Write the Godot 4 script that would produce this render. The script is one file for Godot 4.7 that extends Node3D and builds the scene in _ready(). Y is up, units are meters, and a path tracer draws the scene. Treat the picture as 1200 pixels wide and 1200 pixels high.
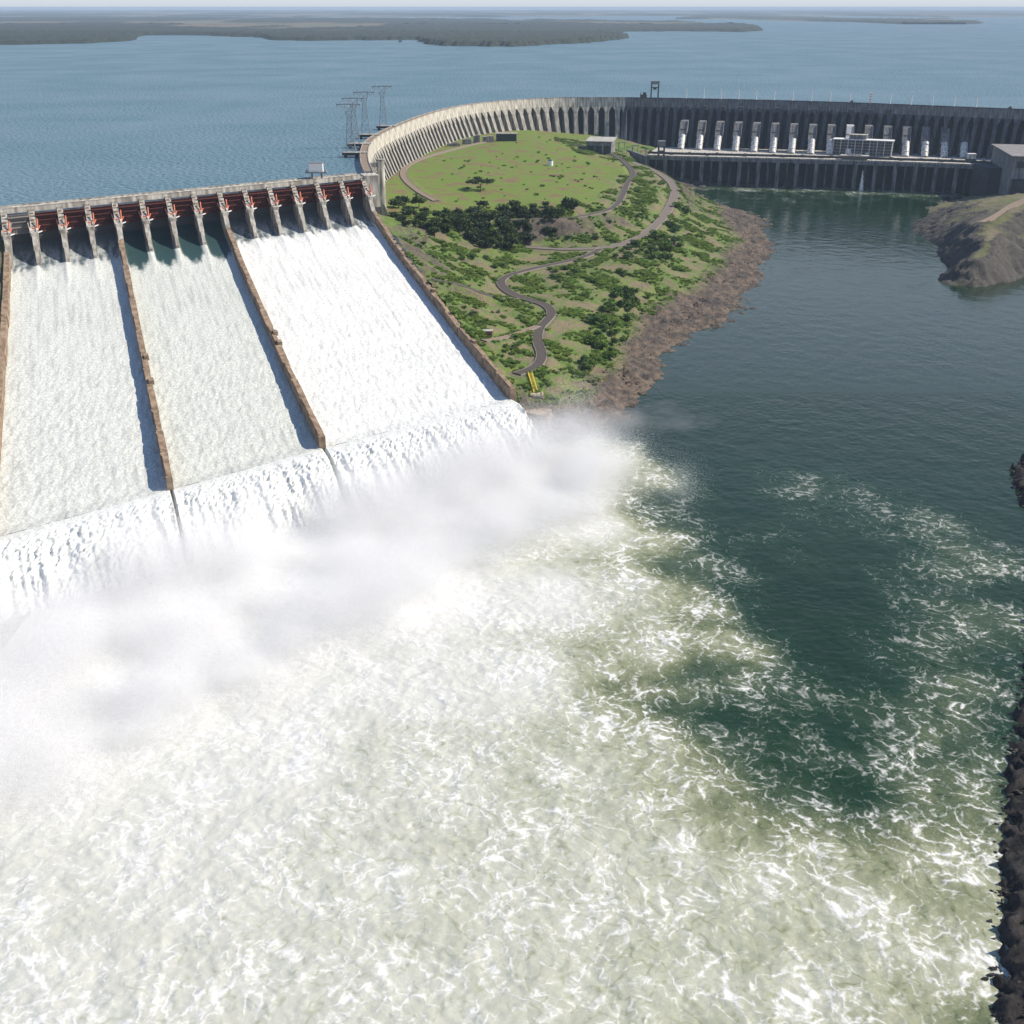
extends Node3D
# A great dam with its spillway open, seen from the air. Metres; y = 0 is the river, 128 the lake, 133 the crest of the dam.

const LAKE := 128.0
const CREST_Y := 133.0
var rng := RandomNumberGenerator.new()
var used_names := {}
var M := {}

# ---------------------------------------------------------------- mesh building
class Shape:
	var v := PackedVector3Array()
	var n := PackedVector3Array()
	var c := PackedColorArray()
	var tint := Color(1, 1, 1)
	func tri(a: Vector3, b: Vector3, d: Vector3) -> void:
		var q := (b - a).cross(d - a)
		if q.length_squared() < 1e-12:
			return
		q = q.normalized()
		v.append(a); v.append(d); v.append(b)
		for k in 3:
			n.append(q); c.append(tint)
	func face(p: Array, mid: Vector3) -> void:
		var m := Vector3.ZERO
		for q in p:
			m += q
		m /= p.size()
		var w: Vector3 = (p[1] - p[0]).cross(p[2] - p[0])
		var turned := w.dot(m - mid) < 0.0
		for k in range(1, p.size() - 1):
			if turned:
				tri(p[0], p[k + 1], p[k])
			else:
				tri(p[0], p[k], p[k + 1])
	func hexa(p: Array) -> void:
		var m := Vector3.ZERO
		for q in p:
			m += q
		m /= 8.0
		for f in [[0, 1, 2, 3], [4, 5, 6, 7], [0, 1, 5, 4], [1, 2, 6, 5], [2, 3, 7, 6], [3, 0, 4, 7]]:
			face([p[f[0]], p[f[1]], p[f[2]], p[f[3]]], m)
	func box(mid: Vector3, size: Vector3, b := Basis()) -> void:
		var h := size / 2.0
		var p := []
		for y in [-h.y, h.y]:
			for q in [[-1, -1], [1, -1], [1, 1], [-1, 1]]:
				p.append(mid + b * Vector3(q[0] * h.x, y, q[1] * h.z))
		hexa(p)
	func bar(a: Vector3, b: Vector3, w: float, h := -1.0) -> void:
		if h < 0.0:
			h = w
		var d := (b - a).normalized()
		var up := Vector3.UP if absf(d.y) < 0.95 else Vector3.RIGHT
		var x := d.cross(up).normalized() * w / 2.0
		var y := x.cross(d).normalized() * h / 2.0
		hexa([a - x - y, a + x - y, a + x + y, a - x + y, b - x - y, b + x - y, b + x + y, b - x + y])
	func tube(a: Vector3, b: Vector3, r0: float, r1: float, sides := 12, caps := true) -> void:
		var d := (b - a).normalized()
		var x := d.cross(Vector3.UP if absf(d.y) < 0.95 else Vector3.RIGHT).normalized()
		var y := x.cross(d)
		for k in sides:
			var e := []
			for j in [k, k + 1]:
				var t: float = TAU * j / sides
				e.append(x * cos(t) + y * sin(t))
			var q := [a + e[0] * r0, b + e[0] * r1, b + e[1] * r1, a + e[1] * r0]
			var w := [e[0], e[0], e[1], e[1]]
			for f in [[0, 1, 2], [0, 2, 3]]:
				var flip: bool = (q[f[1]] - q[f[0]]).cross(q[f[2]] - q[f[0]]).dot(e[0]) > 0.0
				for j in ([f[0], f[2], f[1]] if flip else f):
					v.append(q[j]); n.append(w[j]); c.append(tint)
			if caps:
				face([a, q[0], q[3]], (a + b) / 2.0)
				face([b, q[1], q[2]], (a + b) / 2.0)
	# a wall that follows a line of [position, top, bottom] with a thickness across it
	func mesh(colored := false) -> ArrayMesh:
		var m := ArrayMesh.new()
		var a := []
		a.resize(Mesh.ARRAY_MAX)
		a[Mesh.ARRAY_VERTEX] = v
		a[Mesh.ARRAY_NORMAL] = n
		if colored:
			a[Mesh.ARRAY_COLOR] = c
		m.add_surface_from_arrays(Mesh.PRIMITIVE_TRIANGLES, a)
		return m

# a sheet of (nx+1) x (nz+1) points; drop(i, j) cells may be left out through the mask
func sheet(nx: int, nz: int, p: PackedVector3Array, col: PackedColorArray, uv: PackedVector2Array, keep := PackedByteArray()) -> ArrayMesh:
	var w := nx + 1
	var nrm := PackedVector3Array()
	nrm.resize(p.size())
	for j in nz + 1:
		for i in w:
			var dx := p[j * w + mini(i + 1, nx)] - p[j * w + maxi(i - 1, 0)]
			var dz := p[mini(j + 1, nz) * w + i] - p[maxi(j - 1, 0) * w + i]
			var q := dz.cross(dx)
			if q.y < 0.0:
				q = -q
			nrm[j * w + i] = q.normalized()
	var idx := PackedInt32Array()
	var flip := false
	var mid := (nz / 2) * w + nx / 2
	var a0 := p[mid + 1] - p[mid]
	var b0 := p[mid + w] - p[mid]
	flip = a0.cross(b0).y < 0.0
	for j in nz:
		for i in nx:
			if keep.size() and keep[j * nx + i] == 0:
				continue
			var k := j * w + i
			if flip:
				idx.append_array([k, k + 1, k + w, k + 1, k + w + 1, k + w])
			else:
				idx.append_array([k, k + w, k + 1, k + 1, k + w, k + w + 1])
	var a := []
	a.resize(Mesh.ARRAY_MAX)
	a[Mesh.ARRAY_VERTEX] = p
	a[Mesh.ARRAY_NORMAL] = nrm
	if col.size():
		a[Mesh.ARRAY_COLOR] = col
	if uv.size():
		a[Mesh.ARRAY_TEX_UV] = uv
	a[Mesh.ARRAY_INDEX] = idx
	var m := ArrayMesh.new()
	m.add_surface_from_arrays(Mesh.PRIMITIVE_TRIANGLES, a)
	return m

# ---------------------------------------------------------------- objects
func numbered(called: String) -> String:
	var k: int = used_names.get(called, 0)
	used_names[called] = k + 1
	return called if k == 0 else "%s_%03d" % [called, k]

func tag(o: Node3D, label: String, category := "", group := "", kind := "") -> Node3D:
	if label:
		o.set_meta("label", label)
	if category:
		o.set_meta("category", category)
	if group:
		o.set_meta("group", group)
	if kind:
		o.set_meta("kind", kind)
	return o

func thing(called: String, label: String, category: String, at := Vector3.ZERO, group := "") -> Node3D:
	var o := Node3D.new()
	o.name = numbered(called)
	add_child(o)
	o.position = at
	return tag(o, label, category, group)

func part(parent: Node3D, called: String, m: Mesh, mat: Material, at := Vector3.ZERO) -> MeshInstance3D:
	var o := MeshInstance3D.new()
	o.name = called
	o.mesh = m
	o.material_override = mat
	parent.add_child(o, true)
	o.position = at
	return o

func single(called: String, m: Mesh, mat: Material, label: String, category: String, at := Vector3.ZERO, group := "") -> MeshInstance3D:
	var o := part(self, numbered(called), m, mat, at)
	tag(o, label, category, group)
	return o

func setting(called: String, m: Mesh, mat: Material, label := "", category := "", kind := "structure") -> MeshInstance3D:
	var o := part(self, numbered(called), m, mat)
	tag(o, label, category, "", kind)
	return o

func copy_of(o: Node3D, label: String, group: String) -> Node3D:
	var r: Node3D = o.duplicate()
	r.name = numbered(String(o.name).rstrip("0123456789").trim_suffix("_"))
	add_child(r)
	return tag(r, label, "", group)

# ---------------------------------------------------------------- noise, pictures, materials
func noise(freq: float, seed_: int, fractal := FastNoiseLite.FRACTAL_FBM, octaves := 4, warp := 0.0) -> FastNoiseLite:
	var f := FastNoiseLite.new()
	f.seed = seed_
	f.frequency = freq
	f.noise_type = FastNoiseLite.TYPE_SIMPLEX_SMOOTH
	f.fractal_type = fractal
	f.fractal_octaves = octaves
	if warp > 0.0:
		f.domain_warp_enabled = true
		f.domain_warp_amplitude = warp
		f.domain_warp_frequency = freq * 0.4
		f.domain_warp_fractal_octaves = 2
	return f

func tone_texture(f: FastNoiseLite, size: int, lo: Color, hi: Color, gain := 1.0) -> ImageTexture:
	var im := f.get_seamless_image(size, size)
	var src := im.get_data()
	var out := PackedByteArray()
	out.resize(size * size * 3)
	var lut := []
	for k in 256:
		var t := clampf((k / 255.0 - 0.5) * gain + 0.5, 0.0, 1.0)
		var q := lo.lerp(hi, t)
		lut.append([int(q.r * 255.0), int(q.g * 255.0), int(q.b * 255.0)])
	for k in size * size:
		var q: Array = lut[src[k]]
		out[k * 3] = q[0]; out[k * 3 + 1] = q[1]; out[k * 3 + 2] = q[2]
	return ImageTexture.create_from_image(Image.create_from_data(size, size, false, Image.FORMAT_RGB8, out))

func height_texture(f: FastNoiseLite, size: int) -> ImageTexture:
	return ImageTexture.create_from_image(f.get_seamless_image(size, size))

func normal_texture(f: FastNoiseLite, size: int, strength: float) -> ImageTexture:
	var im := f.get_seamless_image(size, size)
	im.convert(Image.FORMAT_RGBA8)
	im.bump_map_to_normal_map(strength)
	return ImageTexture.create_from_image(im)

func lin(r: float, g: float, b: float) -> Color:
	return Color(r, g, b).linear_to_srgb()

# a matte material; colours are linear
func paint(called: String, r: float, g: float, b: float, rough := 0.85, tex: Texture2D = null, per_metre := 0.05) -> StandardMaterial3D:
	var m := StandardMaterial3D.new()
	m.resource_name = called
	m.albedo_color = lin(r, g, b)
	m.roughness = rough
	if tex:
		m.albedo_texture = tex
		m.uv1_triplanar = true
		m.uv1_world_triplanar = true
		m.uv1_scale = Vector3.ONE * per_metre
	M[called] = m
	return m

func smooth(a: float, b: float, x: float) -> float:
	var t := clampf((x - a) / (b - a), 0.0, 1.0)
	return t * t * (3.0 - 2.0 * t)

func along(table: Array, x: float) -> float:
	if x <= table[0].x:
		return table[0].y
	for k in range(1, table.size()):
		if x <= table[k].x:
			var a: Vector2 = table[k - 1]
			var b: Vector2 = table[k]
			return lerpf(a.y, b.y, (x - a.x) / (b.x - a.x))
	return table[-1].y

# thin plate spline through points (x, height, z)
class Plate:
	var p: Array
	var w := PackedFloat64Array()
	func _init(points: Array, slack: float) -> void:
		p = points
		var k := p.size()
		var m := k + 3
		var a := []
		for i in m:
			var row := PackedFloat64Array()
			row.resize(m + 1)
			if i < k:
				for j in k:
					row[j] = u(p[i], p[j].x, p[j].z) + (slack if i == j else 0.0)
				row[k] = 1.0; row[k + 1] = p[i].x / 100.0; row[k + 2] = p[i].z / 100.0
				row[m] = p[i].y
			else:
				for j in k:
					row[j] = 1.0 if i == k else (p[j].x / 100.0 if i == k + 1 else p[j].z / 100.0)
			a.append(row)
		for i in m:
			var best := i
			for r in range(i + 1, m):
				if absf(a[r][i]) > absf(a[best][i]):
					best = r
			var t = a[i]; a[i] = a[best]; a[best] = t
			var top: PackedFloat64Array = a[i]
			for r in range(i + 1, m):
				var row: PackedFloat64Array = a[r]
				var f := row[i] / top[i]
				if f != 0.0:
					for q in range(i, m + 1):
						row[q] -= f * top[q]
					a[r] = row
		w.resize(m)
		for i in range(m - 1, -1, -1):
			var s: float = a[i][m]
			for j in range(i + 1, m):
				s -= a[i][j] * w[j]
			w[i] = s / a[i][i]
	func u(a: Vector3, x: float, z: float) -> float:
		var d := ((a.x - x) * (a.x - x) + (a.z - z) * (a.z - z)) / 10000.0
		return 0.0 if d < 1e-9 else d * log(d)
	func height(x: float, z: float) -> float:
		var k := p.size()
		var s := w[k] + w[k + 1] * x / 100.0 + w[k + 2] * z / 100.0
		for i in k:
			s += w[i] * u(p[i], x, z)
		return s

# a coarse table of heights that is read smoothly
class Table:
	var x0: float; var z0: float; var d: float; var nx: int; var nz: int
	var h := PackedFloat32Array()
	func _init(plate, ax: float, az: float, bx: float, bz: float, step: float) -> void:
		x0 = ax; z0 = az; d = step
		nx = int((bx - ax) / step) + 2
		nz = int((bz - az) / step) + 2
		h.resize(nx * nz)
		for j in nz:
			for i in nx:
				h[j * nx + i] = plate.height(ax + i * step, az + j * step)
	func at(x: float, z: float) -> float:
		var fx := clampf((x - x0) / d, 0.0, nx - 1.001)
		var fz := clampf((z - z0) / d, 0.0, nz - 1.001)
		var i := int(fx)
		var j := int(fz)
		fx -= i; fz -= j
		var k := j * nx + i
		return lerpf(lerpf(h[k], h[k + 1], fx), lerpf(h[k + nx], h[k + nx + 1], fx), fz)

func resample(line: Array, step: float) -> Array:
	var out := []
	var rest := 0.0
	for k in line.size() - 1:
		var a = line[k]
		var b = line[k + 1]
		var far: float = a.distance_to(b)
		var s := rest
		while s < far:
			out.append(a.lerp(b, s / far))
			s += step
		rest = s - far
	out.append(line[-1])
	return out

func rounded(line: Array, times := 3) -> Array:
	var p := line
	for k in times:
		var q := [p[0]]
		for i in p.size() - 1:
			q.append(p[i].lerp(p[i + 1], 0.25)); q.append(p[i].lerp(p[i + 1], 0.75))
		q.append(p[-1])
		p = q
	return p

# ---------------------------------------------------------------- the place
const A := Vector3(-450.2, 133.0, -1004.0)      # west end of the spillway crest
const AX := Vector3(0.79822, 0.0, -0.60237)     # along the spillway crest
const PIERS := [0.0, 23.6, 48.5, 73.1, 98.4, 124.1, 149.7, 175.8, 202.3, 228.8, 255.6, 282.3, 309.1, 337.2, 364.1]
const LIPS := {0: Vector3(-300, 0, -573), 4: Vector3(-216, 0, -645), 8: Vector3(-131, 0, -718), 14: Vector3(1, 0, -823)}
const RUN := 438.0
const WALL_TOP := [Vector2(-25, 133), Vector2(3, 133), Vector2(8, 125), Vector2(19, 113), Vector2(45, 103), Vector2(71, 96), Vector2(129, 82), Vector2(233, 62), Vector2(322, 44.5), Vector2(438, 28)]
const WATER_Y := [Vector2(-6, 107.5), Vector2(4, 106), Vector2(12, 102), Vector2(25, 96.5), Vector2(45, 92.0), Vector2(71, 87.0), Vector2(129, 73.5), Vector2(233, 53.5), Vector2(322, 36), Vector2(425, 19.2), Vector2(438, 19.6)]
const SUN_FROM := Vector3(0.736, 0.669, -0.110)  # to the right and behind the dam

var CREST_LINE: Array
var land: Table
var roads := []

func crest_at(u: float) -> Vector3:
	return A + AX * u

# plan position s metres down the wall that starts at pier k
func down(k: int, s: float) -> Vector3:
	var p := crest_at(PIERS[k])
	p.y = 0.0
	return p.lerp(LIPS[k], s / RUN)

func flow_dir() -> Vector3:
	var p := crest_at(PIERS[8])
	p.y = 0.0
	return (LIPS[8] - p).normalized()

func _ready() -> void:
	rng.seed = 20240
	camera_and_light()
	make_materials()
	CREST_LINE = [Vector2(-153, -1267), Vector2(-170, -1364), Vector2(-183, -1476), Vector2(-189, -1564), Vector2(-184, -1675), Vector2(-170, -1788), Vector2(-143, -1964), Vector2(-103, -2120), Vector2(-53, -2217), Vector2(0, -2279), Vector2(55, -2323), Vector2(114, -2345), Vector2(169, -2345), Vector2(225, -2345), Vector2(336, -2323), Vector2(494, -2279), Vector2(642, -2217), Vector2(775, -2138), Vector2(899, -2065), Vector2(1036, -1980)]
	lake_and_far_shores()
	peninsula()
	right_banks()
	river()
	spillway()
	chute_water()
	wing_dam()
	main_dam()
	powerhouse()
	buildings()
	pylons()
	plants()
	rocks()
	mist()

func camera_and_light() -> void:
	var cam := Camera3D.new()
	cam.name = "camera"
	cam.fov = 49.5503
	cam.near = 1.0
	cam.far = 150000.0
	add_child(cam)
	cam.position = Vector3(0, 298, 0)
	cam.rotation_degrees = Vector3(-24.484, 0, 0)
	cam.current = true
	var e := Environment.new()
	e.background_mode = Environment.BG_SKY
	var sm := ProceduralSkyMaterial.new()
	sm.sky_top_color = Color(0.33, 0.48, 0.70)
	sm.sky_horizon_color = Color(0.84, 0.87, 0.90)
	sm.sky_curve = 0.28
	sm.ground_horizon_color = Color(0.80, 0.83, 0.87)
	sm.ground_bottom_color = Color(0.30, 0.36, 0.38)
	sm.sun_angle_max = 20.0
	sm.energy_multiplier = 0.8
	var sky := Sky.new()
	sky.sky_material = sm
	e.sky = sky
	e.tonemap_mode = Environment.TONE_MAPPER_LINEAR
	e.tonemap_exposure = 1.32
	e.fog_enabled = true
	e.fog_density = 0.000031
	e.fog_light_color = Color(0.80, 0.90, 1.0)
	e.volumetric_fog_enabled = true
	e.volumetric_fog_density = 0.0
	e.sdfgi_enabled = true
	e.ssao_enabled = true
	e.ssil_enabled = true
	var w := WorldEnvironment.new()
	w.name = "environment"
	w.environment = e
	add_child(w)
	var sun := DirectionalLight3D.new()
	sun.name = "sun"
	sun.light_color = Color(1.0, 0.96, 0.90)
	sun.light_energy = 1.6
	sun.light_angular_distance = 0.5
	sun.shadow_enabled = true
	add_child(sun)
	sun.look_at_from_position(SUN_FROM * 1000.0, Vector3.ZERO)

func make_materials() -> void:
	var stain := tone_texture(noise(0.012, 3, FastNoiseLite.FRACTAL_FBM, 5), 512, Color(0.80, 0.79, 0.77), Color(1, 1, 1), 1.3)
	var streaks := tone_texture(noise(0.012, 7, FastNoiseLite.FRACTAL_FBM, 5), 512, Color(0.60, 0.585, 0.565), Color(1, 1, 1), 1.9)
	paint("concrete", 0.48, 0.46, 0.42, 0.9, stain, 0.008)
	paint("pale_concrete", 0.66, 0.63, 0.56, 0.9, stain, 0.008)
	paint("dark_shade_concrete", 0.055, 0.058, 0.064, 0.9, stain, 0.008)  # dark slabs and floors; also paints the shade deep in recesses
	paint("brown_concrete", 0.34, 0.25, 0.17, 0.95, tone_texture(noise(0.02, 5, FastNoiseLite.FRACTAL_FBM, 5), 512, Color(0.66, 0.63, 0.60), Color(1, 1, 1), 1.6), 0.012)
	paint("gate_red", 0.13, 0.026, 0.017, 0.6, stain, 0.1)
	paint("gate_lit_grey", 0.36, 0.33, 0.31, 0.6, stain, 0.1)
	paint("orange_paint", 0.50, 0.12, 0.045, 0.5)
	paint("white_paint", 0.78, 0.78, 0.76, 0.5)
	paint("pipe_white", 0.80, 0.80, 0.79, 0.45, stain, 0.01)
	paint("steel", 0.20, 0.21, 0.22, 0.5)
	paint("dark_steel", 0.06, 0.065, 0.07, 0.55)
	paint("yellow_paint", 0.60, 0.47, 0.06, 0.5)
	paint("red_paint", 0.42, 0.06, 0.04, 0.6)
	paint("brick", 0.34, 0.13, 0.08, 0.9)
	paint("glass_dark", 0.02, 0.03, 0.045, 0.12)
	paint("roof_grey", 0.25, 0.24, 0.24, 0.85, stain, 0.01)
	paint("roof_pale", 0.45, 0.44, 0.41, 0.85, stain, 0.01)
	paint("facade", 0.30, 0.31, 0.33, 0.8, stain, 0.01)
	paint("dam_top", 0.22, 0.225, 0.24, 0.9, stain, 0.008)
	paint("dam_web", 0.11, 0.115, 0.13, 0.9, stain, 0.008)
	paint("casing", 0.26, 0.26, 0.26, 0.85, stain, 0.01)
	paint("casing_pale", 0.62, 0.62, 0.60, 0.8, stain, 0.01)
	paint("pylon", 0.30, 0.32, 0.34, 0.5)
	for k in ["concrete", "pale_concrete", "dam_top", "dam_web", "casing", "facade", "pipe_white"]:
		M[k].albedo_texture = streaks
		M[k].uv1_scale = Vector3(0.028, 0.0045, 0.028)
	paint("asphalt", 0.085, 0.068, 0.060, 0.95, stain, 0.05)
	paint("kerb", 0.24, 0.215, 0.18, 0.95)
	paint("road_brown", 0.20, 0.165, 0.14, 0.95, stain, 0.05)
	paint("earth_track", 0.27, 0.20, 0.145, 0.95, stain, 0.05)

func vertex_material(called: String, tex: Texture2D, per_metre: float, rough := 0.95) -> StandardMaterial3D:
	var m := paint(called, 1, 1, 1, rough, tex, per_metre)
	m.vertex_color_use_as_albedo = true
	return m

# ---------------------------------------------------------------- lake and far shores
func lake_and_far_shores() -> void:
	# the lake: a sheet bounded by the dams
	var poly := PackedVector2Array()
	poly.append(Vector2(-9000, -1500))
	poly.append(Vector2(-1400, -285))
	var nose := crest_at(-1160.0)
	for u in [-300.0, 0.0, 364.0]:
		var p := crest_at(u) - flow_dir() * 9.0
		poly.append(Vector2(p.x, p.z))
	for p in CREST_LINE:
		var q: Vector2 = p
		poly.append(q + (Vector2(-6, 0) if q.x < -100 else Vector2(0, -8)))
	poly.append(Vector2(1700, -1700)); poly.append(Vector2(9000, -1400))
	poly.append(Vector2(60000, -60000)); poly.append(Vector2(-60000, -60000))
	var tri := Geometry2D.triangulate_polygon(poly)
	var s := Shape.new()
	for k in range(0, tri.size(), 3):
		var q := []
		for j in 3:
			q.append(Vector3(poly[tri[k + j]].x, LAKE, poly[tri[k + j]].y))
		s.face(q, Vector3(0, -1000, -5000))
	var m := StandardMaterial3D.new()
	m.resource_name = "lake_water"
	m.albedo_color = lin(0.085, 0.165, 0.205)
	m.roughness = 0.42
	m.roughness_texture = tone_texture(noise(0.006, 23, FastNoiseLite.FRACTAL_FBM, 5, 60.0), 512, Color(0.72, 0.72, 0.72), Color(1, 1, 1), 1.8)
	m.metallic_specular = 0.36
	m.normal_enabled = true
	m.normal_texture = normal_texture(noise(1.0 / 14.0, 21, FastNoiseLite.FRACTAL_FBM, 4), 2048, 5.0)
	m.uv1_triplanar = true
	m.uv1_world_triplanar = true
	m.uv1_scale = Vector3.ONE / 1300.0
	setting("lake", s.mesh(), m, "broad blue grey lake held behind the dam", "lake")
	# wooded shores
	var leafy := tone_texture(noise(0.03, 33, FastNoiseLite.FRACTAL_FBM, 4), 256, Color(0.6, 0.6, 0.6), Color(1, 1, 1), 1.6)
	var mat := vertex_material("far_woods", leafy, 0.004)
	var near: Array = [Vector2(-3380, -6276), Vector2(-2519, -5919), Vector2(-2172, -6128), Vector2(-2101, -6593), Vector2(-2332, -7546), Vector2(-2447, -7960), Vector2(-2063, -7888), Vector2(-1505, -7335), Vector2(-1324, -6678), Vector2(-993, -6678), Vector2(-534, -6853), Vector2(-434, -6128), Vector2(-325, -5723), Vector2(0, -5661), Vector2(168, -5919), Vector2(456, -6431), Vector2(629, -6944), Vector2(721, -7439), Vector2(741, -8393), Vector2(870, -9124), Vector2(1311, -9285), Vector2(1710, -8968), Vector2(1955, -9452), Vector2(2315, -11524), Vector2(2369, -12939), Vector2(1921, -15170), Vector2(1099, -15618), Vector2(917, -16293), Vector2(-498, -17711), Vector2(-1306, -18582), Vector2(-4151, -19688), Vector2(-9340, -22158), Vector2(-12453, -22158)]
	var east: Array = [Vector2(2448, -18325), Vector2(3289, -18713), Vector2(3502, -16599), Vector2(4151, -14746), Vector2(4192, -12939), Vector2(4670, -12629), Vector2(5368, -13966), Vector2(6204, -16094), Vector2(6397, -18199), Vector2(5661, -20137), Vector2(4959, -23536), Vector2(3736, -24180)]
	var far: Array = [Vector2(-13585, -24180), Vector2(-6497, -23125), Vector2(-1557, -22158), Vector2(1668, -23747), Vector2(5837, -27717), Vector2(7116, -25335), Vector2(8095, -22158), Vector2(10651, -23329), Vector2(12883, -22925), Vector2(37359, -66630), Vector2(-37359, -66630)]
	shore_mass("near_shore", near, [[-4300, -8300, 2100, -5600, 12, 40], [-7000, -12200, 4000, -8300, 25, 100], [-13500, -24000, 5200, -12200, 60, 300]], mat, 24.0, 0.0, "dark wooded shore and headland across the lake")
	shore_mass("low_island", east, [[1500, -26000, 8500, -13000, 30, 250]], mat, 26.0, 0.0, "long low wooded spit far out on the lake, right of centre")
	shore_mass("far_plain", far, [[-36000, -66000, 36000, -21500, 200, 900]], mat, 30.0, 1.0, "flat farmland plain along the horizon beyond the lake")

func shore_mass(called: String, line: Array, tiles: Array, mat: Material, tall: float, fields: float, label: String) -> void:
	var poly := PackedVector2Array()
	for p in line:
		poly.append(p)
	var wob := noise(0.004, 41)
	var crowns := noise(0.02, 42)
	var patch := noise(0.0009, 43, FastNoiseLite.FRACTAL_FBM, 3)
	var root: MeshInstance3D = null
	for t in tiles:
		var nx := int((t[2] - t[0]) / t[4])
		var nz := int((t[3] - t[1]) / t[5])
		var p := PackedVector3Array()
		var col := PackedColorArray()
		var inside := PackedByteArray()
		for j in nz + 1:
			for i in nx + 1:
				var x: float = t[0] + i * t[4]
				var z: float = t[1] + j * t[5]
				var q := Vector2(x + 30.0 * wob.get_noise_2d(x, z), z + 120.0 * wob.get_noise_2d(z, x + 500.0))
				var is_in := Geometry2D.is_point_in_polygon(q, poly)
				var k := patch.get_noise_2d(x * 0.35, z * 0.12)
				var open := smooth(0.12, 0.2, k + fields * 0.12) * (1.0 if z < -8600.0 else 0.0)
				var h := (tall * (0.55 + 0.6 * absf(crowns.get_noise_2d(x, z)) + 0.35 * crowns.get_noise_2d(x * 4.0, z))) * (1.0 - 0.85 * open)
				h += 12.0 * maxf(0.0, wob.get_noise_2d(x * 0.15, z * 0.15 + 90.0))
				p.append(Vector3(x, LAKE + (h if is_in else -6.0), z))
				var g := 0.75 + 0.5 * crowns.get_noise_2d(x * 2.0 + 77.0, z * 2.0)
				var wood := Color(0.030, 0.048, 0.026) * g
				var field := Color(0.17, 0.17, 0.10).lerp(Color(0.24, 0.17, 0.11), smooth(-0.1, 0.3, patch.get_noise_2d(x * 0.8, z * 0.8)))
				var cc := wood.lerp(field, open)
				cc.a = 1.0
				col.append(cc)
				inside.append(1 if is_in else 0)
		var keep := PackedByteArray()
		for j in nz:
			for i in nx:
				var k := j * (nx + 1) + i
				keep.append(1 if inside[k] + inside[k + 1] + inside[k + nx + 1] + inside[k + nx + 2] > 0 else 0)
		var m := sheet(nx, nz, p, col, PackedVector2Array(), keep)
		if root == null:
			root = setting(called, m, mat, label, "shore")
		else:
			part(root, "woods", m, mat)

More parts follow.
